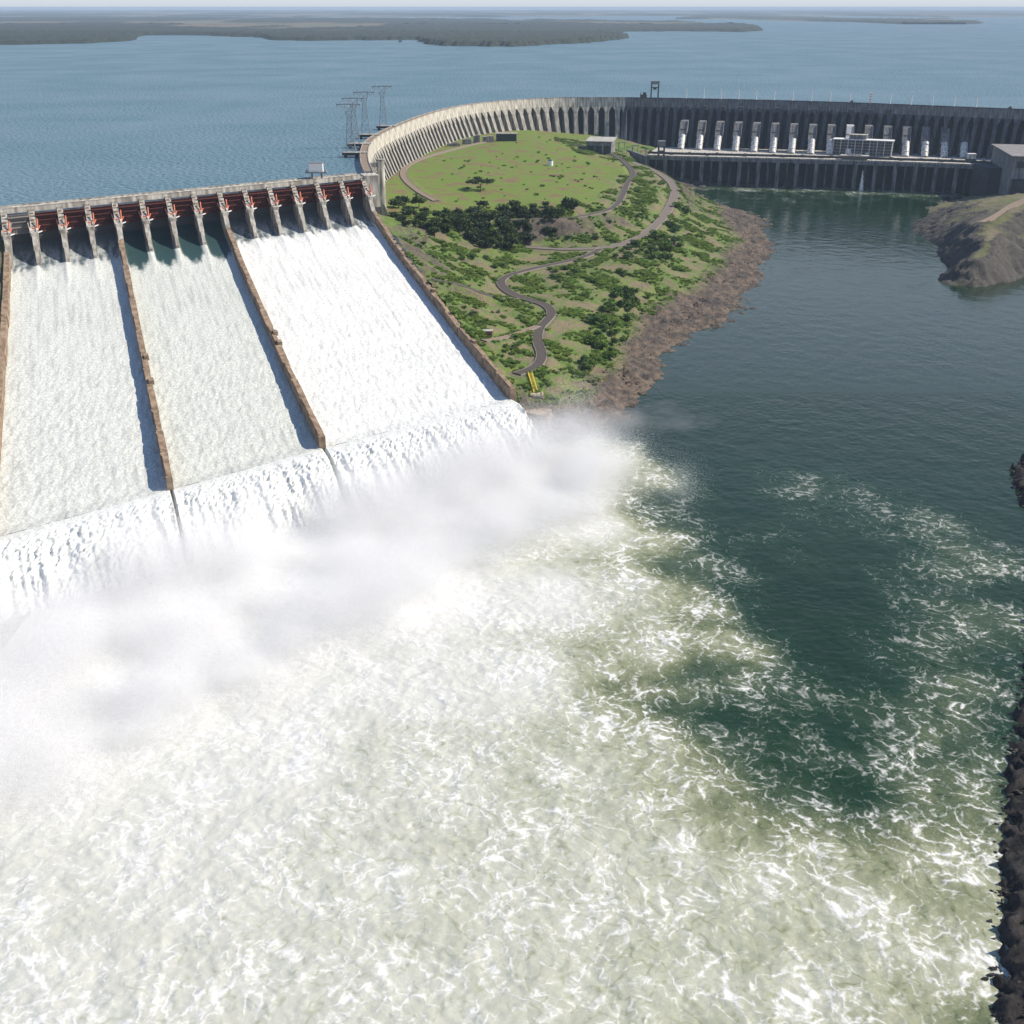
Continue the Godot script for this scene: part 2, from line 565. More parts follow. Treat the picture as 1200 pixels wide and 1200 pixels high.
# ---------------------------------------------------------------- river
func foam_table() -> Table:
	var pts: Array = [Vector3(30, 1.3, -712), Vector3(74, 0.9, -744), Vector3(95, 0.6, -712), Vector3(102, 0.25, -654), Vector3(88, 0.75, -604), Vector3(100, 0.35, -582), Vector3(90, 0.75, -540), Vector3(106, 0.5, -521), Vector3(110, 0.68, -495), Vector3(120, 0.55, -478), Vector3(130, 0.2, -462), Vector3(100, 0.35, -462), Vector3(83, 0.4, -455), Vector3(73, 0.8, -478), Vector3(66, 0.92, -540), Vector3(54, 1.15, -629), Vector3(24, 1.2, -540), Vector3(0, 1.1, -455), Vector3(-37, 1, -389), Vector3(-66, 1.02, -336), Vector3(-110, 1.15, -389), Vector3(-132, 1.1, -336), Vector3(-150, 1.06, -293), Vector3(-202, 1.2, -389), Vector3(-284, 1.3, -540), Vector3(-244, 1.3, -560), Vector3(-204, 1.3, -593), Vector3(-155, 1.3, -604), Vector3(-107, 1.3, -629), Vector3(-55, 1.3, -654), Vector3(-95, 1.3, -540), Vector3(-177, 1.3, -495), Vector3(-124, 1.2, -455), Vector3(-47, 1.3, -540), Vector3(-41, 1.15, -455), Vector3(98, 0.12, -426), Vector3(82, 0.35, -420), Vector3(105, 0.18, -401), Vector3(68, 0.75, -401), Vector3(83, 0.6, -383), Vector3(108, 0.3, -377), Vector3(89, 0.72, -356), Vector3(120, 0.35, -356), Vector3(142, 0.1, -372), Vector3(125, 0.78, -336), Vector3(147, 0.72, -331), Vector3(165, 0.4, -356), Vector3(185, 0.45, -372), Vector3(167, 0.68, -331), Vector3(168, 0.72, -309), Vector3(161, 0.72, -281), Vector3(122, 0.84, -301), Vector3(129, 0.8, -274), Vector3(94, 0.88, -313), Vector3(86, 0.86, -274), Vector3(59, 0.9, -336), Vector3(33, 0.94, -336), Vector3(56, 0.88, -263), Vector3(0, 0.94, -293), Vector3(-28, 0.98, -260), Vector3(-83, 1.02, -260), Vector3(37, 0.92, -389), Vector3(185, 0.5, -336), Vector3(207, 0.28, -389), Vector3(159, 0.5, -260), Vector3(268, 0.26, -629), Vector3(266, 0.32, -582), Vector3(253, 0.34, -521), Vector3(223, 0.38, -455), Vector3(200, 0.38, -413), Vector3(173, 0.28, -401), Vector3(204, 0.22, -470), Vector3(232, 0.2, -540), Vector3(233, 0.13, -604), Vector3(225, 0.15, -668), Vector3(198, 0.24, -697), Vector3(178, 0.1, -712), Vector3(149, 0.06, -654), Vector3(148, 0.02, -712), Vector3(143, 0.08, -593), Vector3(125, 0.14, -550), Vector3(136, 0.04, -512), Vector3(166, 0, -540), Vector3(152, 0.03, -486), Vector3(170, 0.08, -470), Vector3(189, 0.03, -540), Vector3(136, 0.14, -420), Vector3(131, 0.22, -433), Vector3(154, 0.1, -413), Vector3(274, 0.12, -540), Vector3(244, 0.1, -455), Vector3(225, 0.12, -413), Vector3(256, 0, -778), Vector3(99, 0, -877), Vector3(142, 0, -877), Vector3(191, 0, -877), Vector3(241, 0, -877), Vector3(291, 0, -877), Vector3(340, 0, -877), Vector3(390, 0, -877), Vector3(425, 0, -877), Vector3(384, 0, -778), Vector3(272, 0.02, -727), Vector3(207, 0, -760), Vector3(166, 0, -778), Vector3(125, 0, -760), Vector3(320, 0, -778), Vector3(315, 0.04, -682), Vector3(200, 0, -815), Vector3(133, 0, -815), Vector3(93, 0, -815), Vector3(135, 0.05, -744), Vector3(122, 0.06, -654), Vector3(124, 0.15, -604), Vector3(144, 0.25, -356), Vector3(123, 0.2, -395), Vector3(129, 0.16, -377), Vector3(318, 0.03, -629), Vector3(207, 0.06, -604)]
	var t := Table.new(Inverse.new(pts), -340.0, -910.0, 450.0, -140.0, 12.0)
	return t

class Inverse:
	var p: Array
	func _init(points: Array) -> void:
		p = points
	func height(x: float, z: float) -> float:
		var s := 0.0
		var w := 0.0
		for q in p:
			var d: float = (q.x - x) * (q.x - x) + (q.z - z) * (q.z - z) + 90.0
			var k := 1.0 / (d * d)
			s += k * q.y
			w += k
		return s / w

func water_maps(x0: float, z0: float, wx: float, wz: float, f: Table, calm_wave: float, rough_wave: float) -> Array:
	# [colour, roughness, relief] of a stretch of river as its foam and currents make it
	var size := 2048
	var k := size / wx   # pixels per metre
	var lace := noise(1.0 / (12.0 * k), 51, FastNoiseLite.FRACTAL_RIDGED, 5, 15.0 * k).get_image(size, size).get_data()
	var torn := noise(1.0 / (40.0 * k), 52, FastNoiseLite.FRACTAL_FBM, 5, 30.0 * k).get_image(size, size).get_data()
	var fine := noise(1.0 / (3.4 * k), 53, FastNoiseLite.FRACTAL_RIDGED, 3, 4.0 * k).get_image(size, size).get_data()
	var crack := noise(1.0 / (17.0 * k), 56, FastNoiseLite.FRACTAL_RIDGED, 3, 20.0 * k).get_image(size, size).get_data()
	var wave := noise(1.0 / (7.0 * k), 54, FastNoiseLite.FRACTAL_FBM, 4, 6.0 * k).get_image(size, size).get_data()
	var slick := noise(1.0 / (110.0 * k), 55, FastNoiseLite.FRACTAL_FBM, 4, 60.0 * k).get_image(size, size).get_data()
	# milky share from clear green to white, and how much of a spot is lace
	var ramp := [[0.0, Color(0.005, 0.022, 0.008)], [0.10, Color(0.010, 0.032, 0.012)], [0.24, Color(0.038, 0.064, 0.030)], [0.40, Color(0.12, 0.142, 0.070)], [0.55, Color(0.24, 0.255, 0.16)], [0.68, Color(0.34, 0.355, 0.27)], [0.82, Color(0.445, 0.455, 0.395)], [1.0, Color(0.57, 0.575, 0.55)], [1.3, Color(0.82, 0.82, 0.81)]]
	var lut := PackedInt32Array()
	for i in 256:
		var t := i / 255.0 * 1.3
		var a := 0
		while a < ramp.size() - 2 and t > ramp[a + 1][0]:
			a += 1
		var base: Color = ramp[a][1].lerp(ramp[a + 1][1], clampf((t - ramp[a][0]) / (ramp[a + 1][0] - ramp[a][0]), 0.0, 1.0))
		for w in 16:
			var q := base.lerp(Color(0.66, 0.665, 0.645), w / 15.0 * (1.0 if t < 1.05 else 0.3)).linear_to_srgb()
			lut.append(int(q.r * 255.0) | (int(q.g * 255.0) << 8) | (int(q.b * 255.0) << 16) | (255 << 24))
	var out := PackedInt32Array()
	out.resize(size * size)
	var rough := PackedByteArray()
	rough.resize(size * size)
	var relief := PackedByteArray()
	relief.resize(size * size)
	var cell := 16
	var n := size / cell
	for y in size:
		var fy := float(y) / cell
		var j := int(fy)
		fy -= j
		var row := PackedFloat32Array()
		row.resize(n + 2)
		for i in n + 1:
			var x := x0 + i * cell * wx / size
			var a := f.at(x, z0 + j * cell * wz / size)
			var b := f.at(x, z0 + (j + 1) * cell * wz / size)
			row[i] = lerpf(a, b, fy)
		var at := y * size
		for i in n:
			var v := row[i]
			var dv := (row[i + 1] - v) / cell
			for q in cell:
				var l := lace[at] * 0.00392
				var t := torn[at] * 0.00392
				var g := fine[at] * 0.00392
				var c := crack[at] * 0.00392
				# milky water, then white lace and froth over it, and a few open cracks
				var e := v * (0.82 if v > 0.3 else 0.45 + v * 1.23) + (t - 0.5) * 0.42 * (0.15 + v if v < 0.6 else 1.85 - 1.73 * v if v < 0.95 else 0.2)
				var vein := (l - 0.56 - (0.5 - t) * 0.4) * 2.5
				vein = 0.0 if vein < 0.0 else vein * vein * (0.35 + g)
				var froth := (g - 0.60) * 2.2
				froth = 0.0 if froth < 0.0 else froth * froth * (0.1 + t * 0.8)
				var open := v * 2.6 - 0.17 if v < 0.45 else 1.0
				open = 0.0 if open < 0.0 else open
				var w := (vein * 1.5 + froth * 1.3) * open
				w = 1.0 if w > 1.0 else w
				if c > 0.76 and v < 1.05:
					e -= (c - 0.76) * 1.3 * (1.0 - v * 0.4) * v
					w *= 0.6
				e = 0.0 if e < 0.0 else (1.3 if e > 1.3 else e)
				out[at] = lut[int(e * 196.0) * 16 + int(w * 15.0)]
				var foam := e if e > w else w
				foam = 1.0 if foam > 1.0 else foam
				rough[at] = int(34.0 + 190.0 * foam)
				var sl := slick[at] * 0.00392
				relief[at] = int((e if e < 1.0 else 1.0) * 70.0 + w * 50.0 + wave[at] * (calm_wave + rough_wave * sl * sl))
				v += dv
				at += 1
	var maps := [Image.create_from_data(size, size, false, Image.FORMAT_RGBA8, out.to_byte_array()), Image.create_from_data(size, size, false, Image.FORMAT_L8, rough), Image.create_from_data(size, size, false, Image.FORMAT_L8, relief)]
	return maps.map(func(im): return ImageTexture.create_from_image(im))

func river_material(called: String, maps: Array, relief: float, shine: float) -> StandardMaterial3D:
	var m := StandardMaterial3D.new()
	m.resource_name = called
	m.albedo_texture = maps[0]
	m.roughness = 1.0
	m.roughness_texture = maps[1]
	m.metallic_specular = shine
	m.heightmap_enabled = true
	m.heightmap_texture = maps[2]
	m.heightmap_scale = relief
	m.texture_repeat = false
	return m

func river() -> void:
	var f := foam_table()
	var m := river_material("river_water", water_maps(-330.0, -900.0, 760.0, 760.0, f, 0.24, 0.3), 58.0, 0.38)
	var big := noise(1.0 / 26.0, 61, FastNoiseLite.FRACTAL_FBM, 4, 14.0)
	var boil := noise(1.0 / 12.0, 62, FastNoiseLite.FRACTAL_RIDGED, 3, 8.0)
	var chop := noise(1.0 / 7.0, 63, FastNoiseLite.FRACTAL_FBM, 3)
	var first: MeshInstance3D = null
	for t in [[-260.0, -560.0, 340.0, -190.0, 0.85], [-330.0, -900.0, 430.0, -560.0, 1.7]]:
		var nx := int((t[2] - t[0]) / t[4])
		var nz := int((t[3] - t[1]) / t[4])
		var p := PackedVector3Array()
		var uv := PackedVector2Array()
		p.resize((nx + 1) * (nz + 1))
		uv.resize(p.size())
		for j in nz + 1:
			var z: float = lerpf(t[1], t[3], float(j) / nz)
			for i in nx + 1:
				var x: float = lerpf(t[0], t[2], float(i) / nx)
				var v := f.at(x, z)
				var amp := smooth(0.05, 0.8, v)
				var edge := minf(minf(x - t[0], t[2] - x) / 20.0, minf((z + 900.0) / 20.0, minf((-190.0 - z) / 10.0, 1.0)))
				var y := (0.3 + 0.6 * amp) * big.get_noise_2d(x, z) + amp * 0.3 * boil.get_noise_2d(x, z) + (0.14 + 0.05 * amp) * chop.get_noise_2d(x * 0.7, z * 1.4)
				p[j * (nx + 1) + i] = Vector3(x, y * clampf(edge, 0.0, 1.0), z)
				uv[j * (nx + 1) + i] = Vector2((x + 330.0) / 760.0, (z + 900.0) / 760.0)
		var g := sheet(nx, nz, p, PackedColorArray(), uv)
		if first == null:
			first = setting("river", g, m, "green river churned to white foam below the spillway", "river")
		else:
			part(first, "middle_reach", g, m)
	# the upper river, calmer, with white flecks off the powerhouse
	var calm_pts := [Vector3(0, 0.0, -1000), Vector3(400, 0.02, -1000), Vector3(700, 0.0, -1200), Vector3(350, 0.02, -1400), Vector3(450, 0.03, -1600), Vector3(420, 0.05, -1800), Vector3(560, 0.06, -1800), Vector3(650, 0.03, -1900)]
	for q in [[340, -2080], [420, -2060], [520, -2045], [620, -2020], [700, -1995]]:
		calm_pts.append(Vector3(q[0], 0.30, q[1]))
		calm_pts.append(Vector3(q[0] + 10.0, 0.12, q[1] + 60.0))
	var fc := Table.new(Inverse.new(calm_pts), -120.0, -2240.0, 960.0, -880.0, 20.0)
	var calm := river_material("upper_river_water", water_maps(-100.0, -2220.0, 1040.0, 1320.0, fc, 0.03, 0.45), 75.0, 0.46)
	var swell := noise(1.0 / 26.0, 61, FastNoiseLite.FRACTAL_FBM, 4, 14.0)
	var nx := 300
	var nz := 380
	var p := PackedVector3Array()
	var uv := PackedVector2Array()
	for j in nz + 1:
		for i in nx + 1:
			var x := lerpf(-100.0, 940.0, float(i) / nx)
			var z := lerpf(-2220.0, -900.0, float(j) / nz)
			var e := clampf((-900.0 - z) / 20.0, 0.0, 1.0)
			p.append(Vector3(x, (0.25 * swell.get_noise_2d(x, z) + 0.14 * chop.get_noise_2d(x * 0.7, z * 1.4)) * e, z))
			uv.append(Vector2(float(i) / nx, float(j) / nz))
	part(first, "upper_reach", sheet(nx, nz, p, PackedColorArray(), uv), calm)
	var plain := StandardMaterial3D.new()
	plain.resource_name = "side_river_water"
	plain.albedo_color = lin(0.009, 0.038, 0.029)
	plain.roughness = 0.14
	plain.metallic_specular = 0.36
	var s := Shape.new()
	for r in [[-330.0, -560.0, -260.0, -190.0], [340.0, -560.0, 430.0, -190.0], [-700.0, -190.0, 900.0, 600.0], [-700.0, -900.0, -330.0, -190.0], [430.0, -900.0, 900.0, -190.0]]:
		s.face([Vector3(r[0], 0, r[1]), Vector3(r[2], 0, r[1]), Vector3(r[2], 0, r[3]), Vector3(r[0], 0, r[3])], Vector3(0, -900, -300))
	part(first, "outer_reach", s.mesh(), plain)

# ---------------------------------------------------------------- land between the river and the dam
var road_cells := {}

func road_near(x: float, z: float) -> Vector2:   # (distance, height) of the nearest piece of road
	var best := Vector2(1e9, 0)
	var ci := int(floor(x / 16.0))
	var cj := int(floor(z / 16.0))
	for j in [cj - 1, cj, cj + 1]:
		for i in [ci - 1, ci, ci + 1]:
			for q in road_cells.get(Vector2i(i, j), []):
				var d: float = Vector2(q.x - x, q.z - z).length() - q.w
				if d < best.x:
					best = Vector2(d, q.y)
	return best

func ground(x: float, z: float) -> float:
	var h := land.at(x, z)
	var r := road_near(x, z)
	return lerpf(r.y, h, smooth(2.6, 11.0, r.x))

func peninsula() -> void:
	var pts: Array = [Vector3(-151, 80, -1702), Vector3(-133, 79, -1484), Vector3(-111, 80, -1890), Vector3(-59, 81, -2004), Vector3(0, 81, -2113), Vector3(63, 77, -2152), Vector3(136, 69, -2048), Vector3(169, 65, -1903), Vector3(176, 62, -1754), Vector3(123, 66, -1654), Vector3(65, 71, -1752), Vector3(0, 74, -1729), Vector3(-62, 77, -1660), Vector3(-106, 78, -1421), Vector3(-63, 74, -1394), Vector3(0, 70, -1439), Vector3(45, 69, -1500), Vector3(90, 66, -1499), Vector3(167, 61, -1630), Vector3(139, 60, -1481), Vector3(108, 60, -1429), Vector3(63, 60.5, -1389), Vector3(21, 62, -1380), Vector3(-16, 67, -1375), Vector3(201, 62, -1917), Vector3(219, 58, -1894), Vector3(237, 53.5, -1857), Vector3(247, 50, -1795), Vector3(246, 47.5, -1723), Vector3(235, 45.5, -1654), Vector3(214, 42.5, -1555), Vector3(185, 39.5, -1455), Vector3(156, 37.5, -1385), Vector3(123, 36, -1344), Vector3(101, 36, -1329), Vector3(60, 36.5, -1321), Vector3(15, 38, -1329), Vector3(94, 40, -1371), Vector3(62, 40, -1360), Vector3(146, 42, -1429), Vector3(174, 45, -1493), Vector3(195, 49, -1571), Vector3(215, 52, -1692), Vector3(41, 42, -1361), Vector3(-149, 84, -1279), Vector3(-134, 90, -1227), Vector3(-118, 86, -1164), Vector3(-102, 79, -1119), Vector3(-82, 69, -1063), Vector3(-63, 59, -1014), Vector3(-41, 47, -956), Vector3(-25, 38, -917), Vector3(-10, 31, -876), Vector3(0, 26, -846), Vector3(-98, 77, -1304), Vector3(-91, 76, -1271), Vector3(-90, 68, -1247), Vector3(-68, 73, -1288), Vector3(-67, 64, -1264), Vector3(-40, 70, -1328), Vector3(-39, 60, -1291), Vector3(-90, 68, -1175), Vector3(-56, 58, -1217), Vector3(-10, 64, -1323), Vector3(0, 48, -1329), Vector3(-61, 56, -1139), Vector3(-35, 47, -1148), Vector3(-10, 40, -1241), Vector3(-33, 46, -1059), Vector3(-48, 51, -1021), Vector3(0, 35, -1014), Vector3(38, 36, -1233), Vector3(-11, 37, -1165), Vector3(3, 35.5, -1096), Vector3(33, 33.5, -1066), Vector3(36, 31.5, -1028), Vector3(23, 30, -991), Vector3(22, 28.3, -943), Vector3(23, 26.5, -891), Vector3(7, 26.5, -867), Vector3(46, 35, -1182), Vector3(84, 34, -1208), Vector3(139, 34, -1299), Vector3(192, 36, -1404), Vector3(247, 33, -1598), Vector3(254, 27, -1513), Vector3(152, 28, -1235), Vector3(210, 21, -1338), Vector3(87, 27, -1120), Vector3(126, 22, -1160), Vector3(56, 31, -1062), Vector3(67, 24, -1001), Vector3(41, 26.5, -950), Vector3(0, 29, -902), Vector3(42, 21, -880), Vector3(69, 18, -939), Vector3(27, 15, -843), Vector3(40, 9, -829), Vector3(72, 9, -895), Vector3(104, 9, -997), Vector3(132, 10, -1111), Vector3(178, 9, -1195), Vector3(241, 6, -1290), Vector3(272, 9, -1422), Vector3(321, 6, -1616), Vector3(298, 15, -1707), Vector3(266, 31, -1725), Vector3(33, -8, -799), Vector3(66, -8, -799), Vector3(112, -8, -857), Vector3(159, -8, -999), Vector3(214, -8, -1086), Vector3(295, -8, -1265), Vector3(388, -8, -1564), Vector3(445, -8, -1845), Vector3(393, -7, -1943), Vector3(350, -4, -2037)] + [Vector3(36, 0, -792), Vector3(59, 0, -800), Vector3(77, 0, -825), Vector3(104, 0, -888), Vector3(129, 0, -947), Vector3(153, 0, -1042), Vector3(171, 0, -1089), Vector3(207, 0, -1122), Vector3(242, 0, -1193), Vector3(285, 0, -1317), Vector3(309, 0, -1413), Vector3(353, 0, -1584), Vector3(374, 0, -1706), Vector3(365, 0, -1797), Vector3(341, 0, -1855), Vector3(317, 0, -1925), Vector3(306, 0, -2050)]
	# the foot of the dams
	for k in [[4, 81], [5, 81], [6, 81], [7, 81.5], [8, 81.5], [9, 81], [10, 76], [11, 69], [12, 66], [13, 60]]:
		var q: Vector2 = CREST_LINE[k[0]]
		pts.append(Vector3(q.x, k[1], q.y))
	land = Table.new(Plate.new(pts, 0.02), -220.0, -2430.0, 430.0, -770.0, 10.0)
	roads = [
		[[Vector3(201, 62, -1917), Vector3(219, 58, -1894), Vector3(237, 53.5, -1857), Vector3(247, 50, -1795), Vector3(246, 47.5, -1723), Vector3(235, 45.5, -1654), Vector3(214, 42.5, -1555), Vector3(185, 39.5, -1455), Vector3(156, 37.5, -1385), Vector3(123, 36, -1344), Vector3(101, 36, -1329), Vector3(60, 36.5, -1321), Vector3(15, 38, -1329)], 5.5, "brown road", "wide paved road curving above the river to the powerhouse"],
		[[Vector3(108, 36, -1334), Vector3(89, 36, -1289), Vector3(63, 36, -1256), Vector3(38, 36, -1233), Vector3(5, 36.5, -1196), Vector3(-11, 37, -1165), Vector3(-12, 36.5, -1136), Vector3(0, 35.5, -1099), Vector3(17, 34.5, -1082), Vector3(33, 33.5, -1066), Vector3(39, 32, -1042), Vector3(33, 31, -1017), Vector3(24, 30, -991), Vector3(22, 28.5, -951), Vector3(26, 27.5, -920), Vector3(23, 26.5, -893), Vector3(15, 26.5, -877), Vector3(4, 26.5, -865)], 4.2, "paved road", "winding paved road snaking down the green slope to the spillway end"],
		[[Vector3(-75, 64, -1041), Vector3(-64, 61, -1044), Vector3(-49, 57, -1051), Vector3(-31, 48, -1057), Vector3(-12, 40, -1063), Vector3(4, 35.5, -1085)], 3.6, "paved road", "side road running from the chute wall to the winding road"],
		[[Vector3(-24, 39, -919), Vector3(-15, 37, -929), Vector3(0, 34, -953), Vector3(13, 31.5, -979), Vector3(24, 30.3, -999)], 3.2, "track", "short track from the red shed to the winding road"],
		[[Vector3(0, 64, -1357), Vector3(21, 62, -1380), Vector3(63, 60.5, -1389), Vector3(108, 60, -1429), Vector3(136, 60, -1481), Vector3(155, 60.5, -1586), Vector3(169, 61.5, -1686), Vector3(189, 61, -1771), Vector3(190, 63, -1855), Vector3(182, 65, -1960), Vector3(162, 67, -2079), Vector3(115, 71, -2096), Vector3(74, 75, -2086)], 3.8, "paved road", "upper road round the right and lower edge of the meadow"],
		[[Vector3(-95, 77.5, -1418), Vector3(-122, 79, -1484), Vector3(-151, 80, -1595), Vector3(-160, 80, -1683), Vector3(-156, 80, -1760), Vector3(-136, 80, -1845), Vector3(-87, 81, -1965), Vector3(-38, 81, -2071)], 3.8, "track", "track along the left edge of the meadow below the curved dam"]]
	for r in roads:
		r[0] = resample(rounded(r[0]), 3.0)
		for q in r[0]:
			var key := Vector2i(int(floor(q.x / 16.0)), int(floor(q.z / 16.0)))
			if not road_cells.has(key):
				road_cells[key] = []
			road_cells[key].append(Vector4(q.x, q.y, q.z, r[1]))
	var outline := PackedVector2Array([Vector2(4, -780)])
	outline.append(Vector2(LIPS[14].x + 1.0, LIPS[14].z))
	var c14 := crest_at(PIERS[14])
	outline.append(Vector2(c14.x + 1.5, c14.z))
	for k in 15:
		var q: Vector2 = CREST_LINE[k]
		outline.append(q + (Vector2(3, 0) if q.x < -100 else Vector2(0, 3)))
	outline.append_array([Vector2(420, -2290), Vector2(420, -780)])
	var step := 3.0
	var x0 := -215.0
	var z0 := -2420.0
	var nx := 210
	var nz := 548
	var lumps := noise(1.0 / 38.0, 71, FastNoiseLite.FRACTAL_FBM, 5)
	var crag := noise(1.0 / 16.0, 72, FastNoiseLite.FRACTAL_RIDGED, 5, 8.0)
	var cells := noise(1.0 / 9.0, 76, FastNoiseLite.FRACTAL_FBM, 3, 4.0)
	cells.noise_type = FastNoiseLite.TYPE_CELLULAR
	cells.cellular_return_type = FastNoiseLite.RETURN_CELL_VALUE
	var patch := noise(1.0 / 45.0, 73, FastNoiseLite.FRACTAL_FBM, 4, 25.0)
	var fine := noise(1.0 / 9.0, 74, FastNoiseLite.FRACTAL_FBM, 4)
	var p := PackedVector3Array()
	var col := PackedColorArray()
	var inside := PackedByteArray()
	for j in nz + 1:
		for i in nx + 1:
			var x := x0 + i * step
			var z := z0 + j * step
			var is_in := Geometry2D.is_point_in_polygon(Vector2(x, z), outline)
			inside.append(1 if is_in else 0)
			if not is_in:
				p.append(Vector3(x, land.at(x, z) - 3.0, z)); col.append(Color(0.1, 0.1, 0.05)); continue
			var base := land.at(x, z)
			var r := road_near(x, z)
			var gx := land.at(x + 6.0, z) - land.at(x - 6.0, z)
			var gz := land.at(x, z + 6.0) - land.at(x, z - 6.0)
			var steep := sqrt(gx * gx + gz * gz) / 12.0
			var off := smooth(2.6, 11.0, r.x)
			var pt := patch.get_noise_2d(x, z)
			var fn := fine.get_noise_2d(x, z)
			# the shore is bare rock, wider along the lower reach
			var bare := smooth(15.0, 7.0, base + 5.0 * pt + 3.0 * fn)
			var cliff := smooth(0.42, 0.64, steep + 0.22 * pt + 0.15 * fn) * (1.0 - bare)
			var rough := lumps.get_noise_2d(x, z) * (1.2 + 1.5 * smooth(0.1, 0.4, steep))
			var cell := cells.get_noise_2d(x, z)
			var meadow := smooth(62.0, 66.0, base) * smooth(0.20, 0.11, steep)
			rough = lerpf(rough, rough * 0.25, meadow)
			var h := base + (rough + (bare * 3.4 + cliff * 3.0) * (crag.get_noise_2d(x, z) + 0.2) + (bare * 2.6 + cliff * 2.6) * cell) * off
			h = lerpf(r.y if r.x < 1e8 else h, h, off)
			p.append(Vector3(x, h, z))
			var grass := Color(0.150, 0.235, 0.018).lerp(Color(0.200, 0.230, 0.042), smooth(-0.2, 0.5, fn + pt))
			var scrub := Color(0.100, 0.180, 0.022).lerp(Color(0.155, 0.225, 0.035), smooth(-0.1, 0.35, patch.get_noise_2d(x * 1.7 - 90.0, z * 1.7))).lerp(Color(0.23, 0.185, 0.105), smooth(-0.02, 0.42, pt + 0.5 * fn))
			var cc := scrub.lerp(grass, meadow)
			# dry and red earth in the meadow
			var mound := Vector2((x - 62.0) / 60.0, (z + 1700.0) / 60.0).length()
			cc = cc.lerp(Color(0.22, 0.13, 0.07), meadow * smooth(0.15, 0.4, pt + 0.4 * fn) * 0.9)
			if base > 58.0:
				cc = cc.lerp(Color(0.23, 0.11, 0.07), 0.8 * smooth(0.0, 0.3, patch.get_noise_2d(x * 1.4 + 300.0, z * 1.4) - 0.18 - mound * 0.1) * smooth(2.2, 0.4, mound))
			cc = cc.lerp(Color(0.15, 0.115, 0.085).lerp(Color(0.10, 0.085, 0.07), smooth(-0.3, 0.3, fn + 0.7 * cell)), cliff)
			cc = cc.lerp(Color(0.165, 0.122, 0.090).lerp(Color(0.065, 0.053, 0.045), smooth(-0.3, 0.35, fn + 0.5 * pt + 0.6 * cell)), bare)
			cc = cc.lerp(Color(0.20, 0.16, 0.11), smooth(5.0, 0.5, r.x) * 0.8)
			cc.a = 1.0
			col.append(cc)
	var keep := PackedByteArray()
	for j in nz:
		for i in nx:
			var k := j * (nx + 1) + i
			var all_in := inside[k] + inside[k + 1] + inside[k + nx + 1] + inside[k + nx + 2] == 4
			keep.append(1 if all_in and maxf(maxf(p[k].y, p[k + 1].y), maxf(p[k + nx + 1].y, p[k + nx + 2].y)) > -4.0 else 0)
	var tex := tone_texture(noise(0.03, 75, FastNoiseLite.FRACTAL_FBM, 5), 512, Color(0.68, 0.68, 0.68), Color(1, 1, 1), 1.8)
	var mat := vertex_material("hillside", tex, 0.03)
	mat.heightmap_enabled = true
	mat.heightmap_texture = tex
	mat.heightmap_scale = 60.0
	var hill := setting("hillside", sheet(nx, nz, p, col, PackedVector2Array(), keep), mat, "green and brown hillside between the spillway and the river", "hillside")
	for r in roads:
		lay_road(r[0], r[1], r[2], r[3])

func lay_road(line: Array, half: float, kind: String, label: String) -> void:
	var s := Shape.new()
	var k := Shape.new()
	for i in line.size() - 1:
		var a: Vector3 = line[i]
		var b: Vector3 = line[i + 1]
		var ta: Vector3 = ((line[i + 1] if i == 0 else b) - line[maxi(i - 1, 0)])
		var tb: Vector3 = line[mini(i + 2, line.size() - 1)] - a
		var na := Vector3(-ta.z, 0, ta.x).normalized() * half
		var nb := Vector3(-tb.z, 0, tb.x).normalized() * half
		var up := Vector3(0, 0.9, 0)
		s.face([a - na + up, b - nb + up, b + nb + up, a + na + up], a + Vector3(0, -50, 0))
		for e in [-1.0, 1.0]:
			var o: float = e
			k.hexa([a + na * o, b + nb * o, b + nb * o * 1.1, a + na * o * 1.1, a + na * o + up * 1.3, b + nb * o + up * 1.3, b + nb * o * 1.1 + up * 1.3, a + na * o * 1.1 + up * 1.3])
	var r := setting("track" if kind == "track" else "road", s.mesh(), M.asphalt if kind == "paved road" else (M.road_brown if kind == "brown road" else M.earth_track), label, "road")
	part(r, "kerb", k.mesh(), M.kerb)

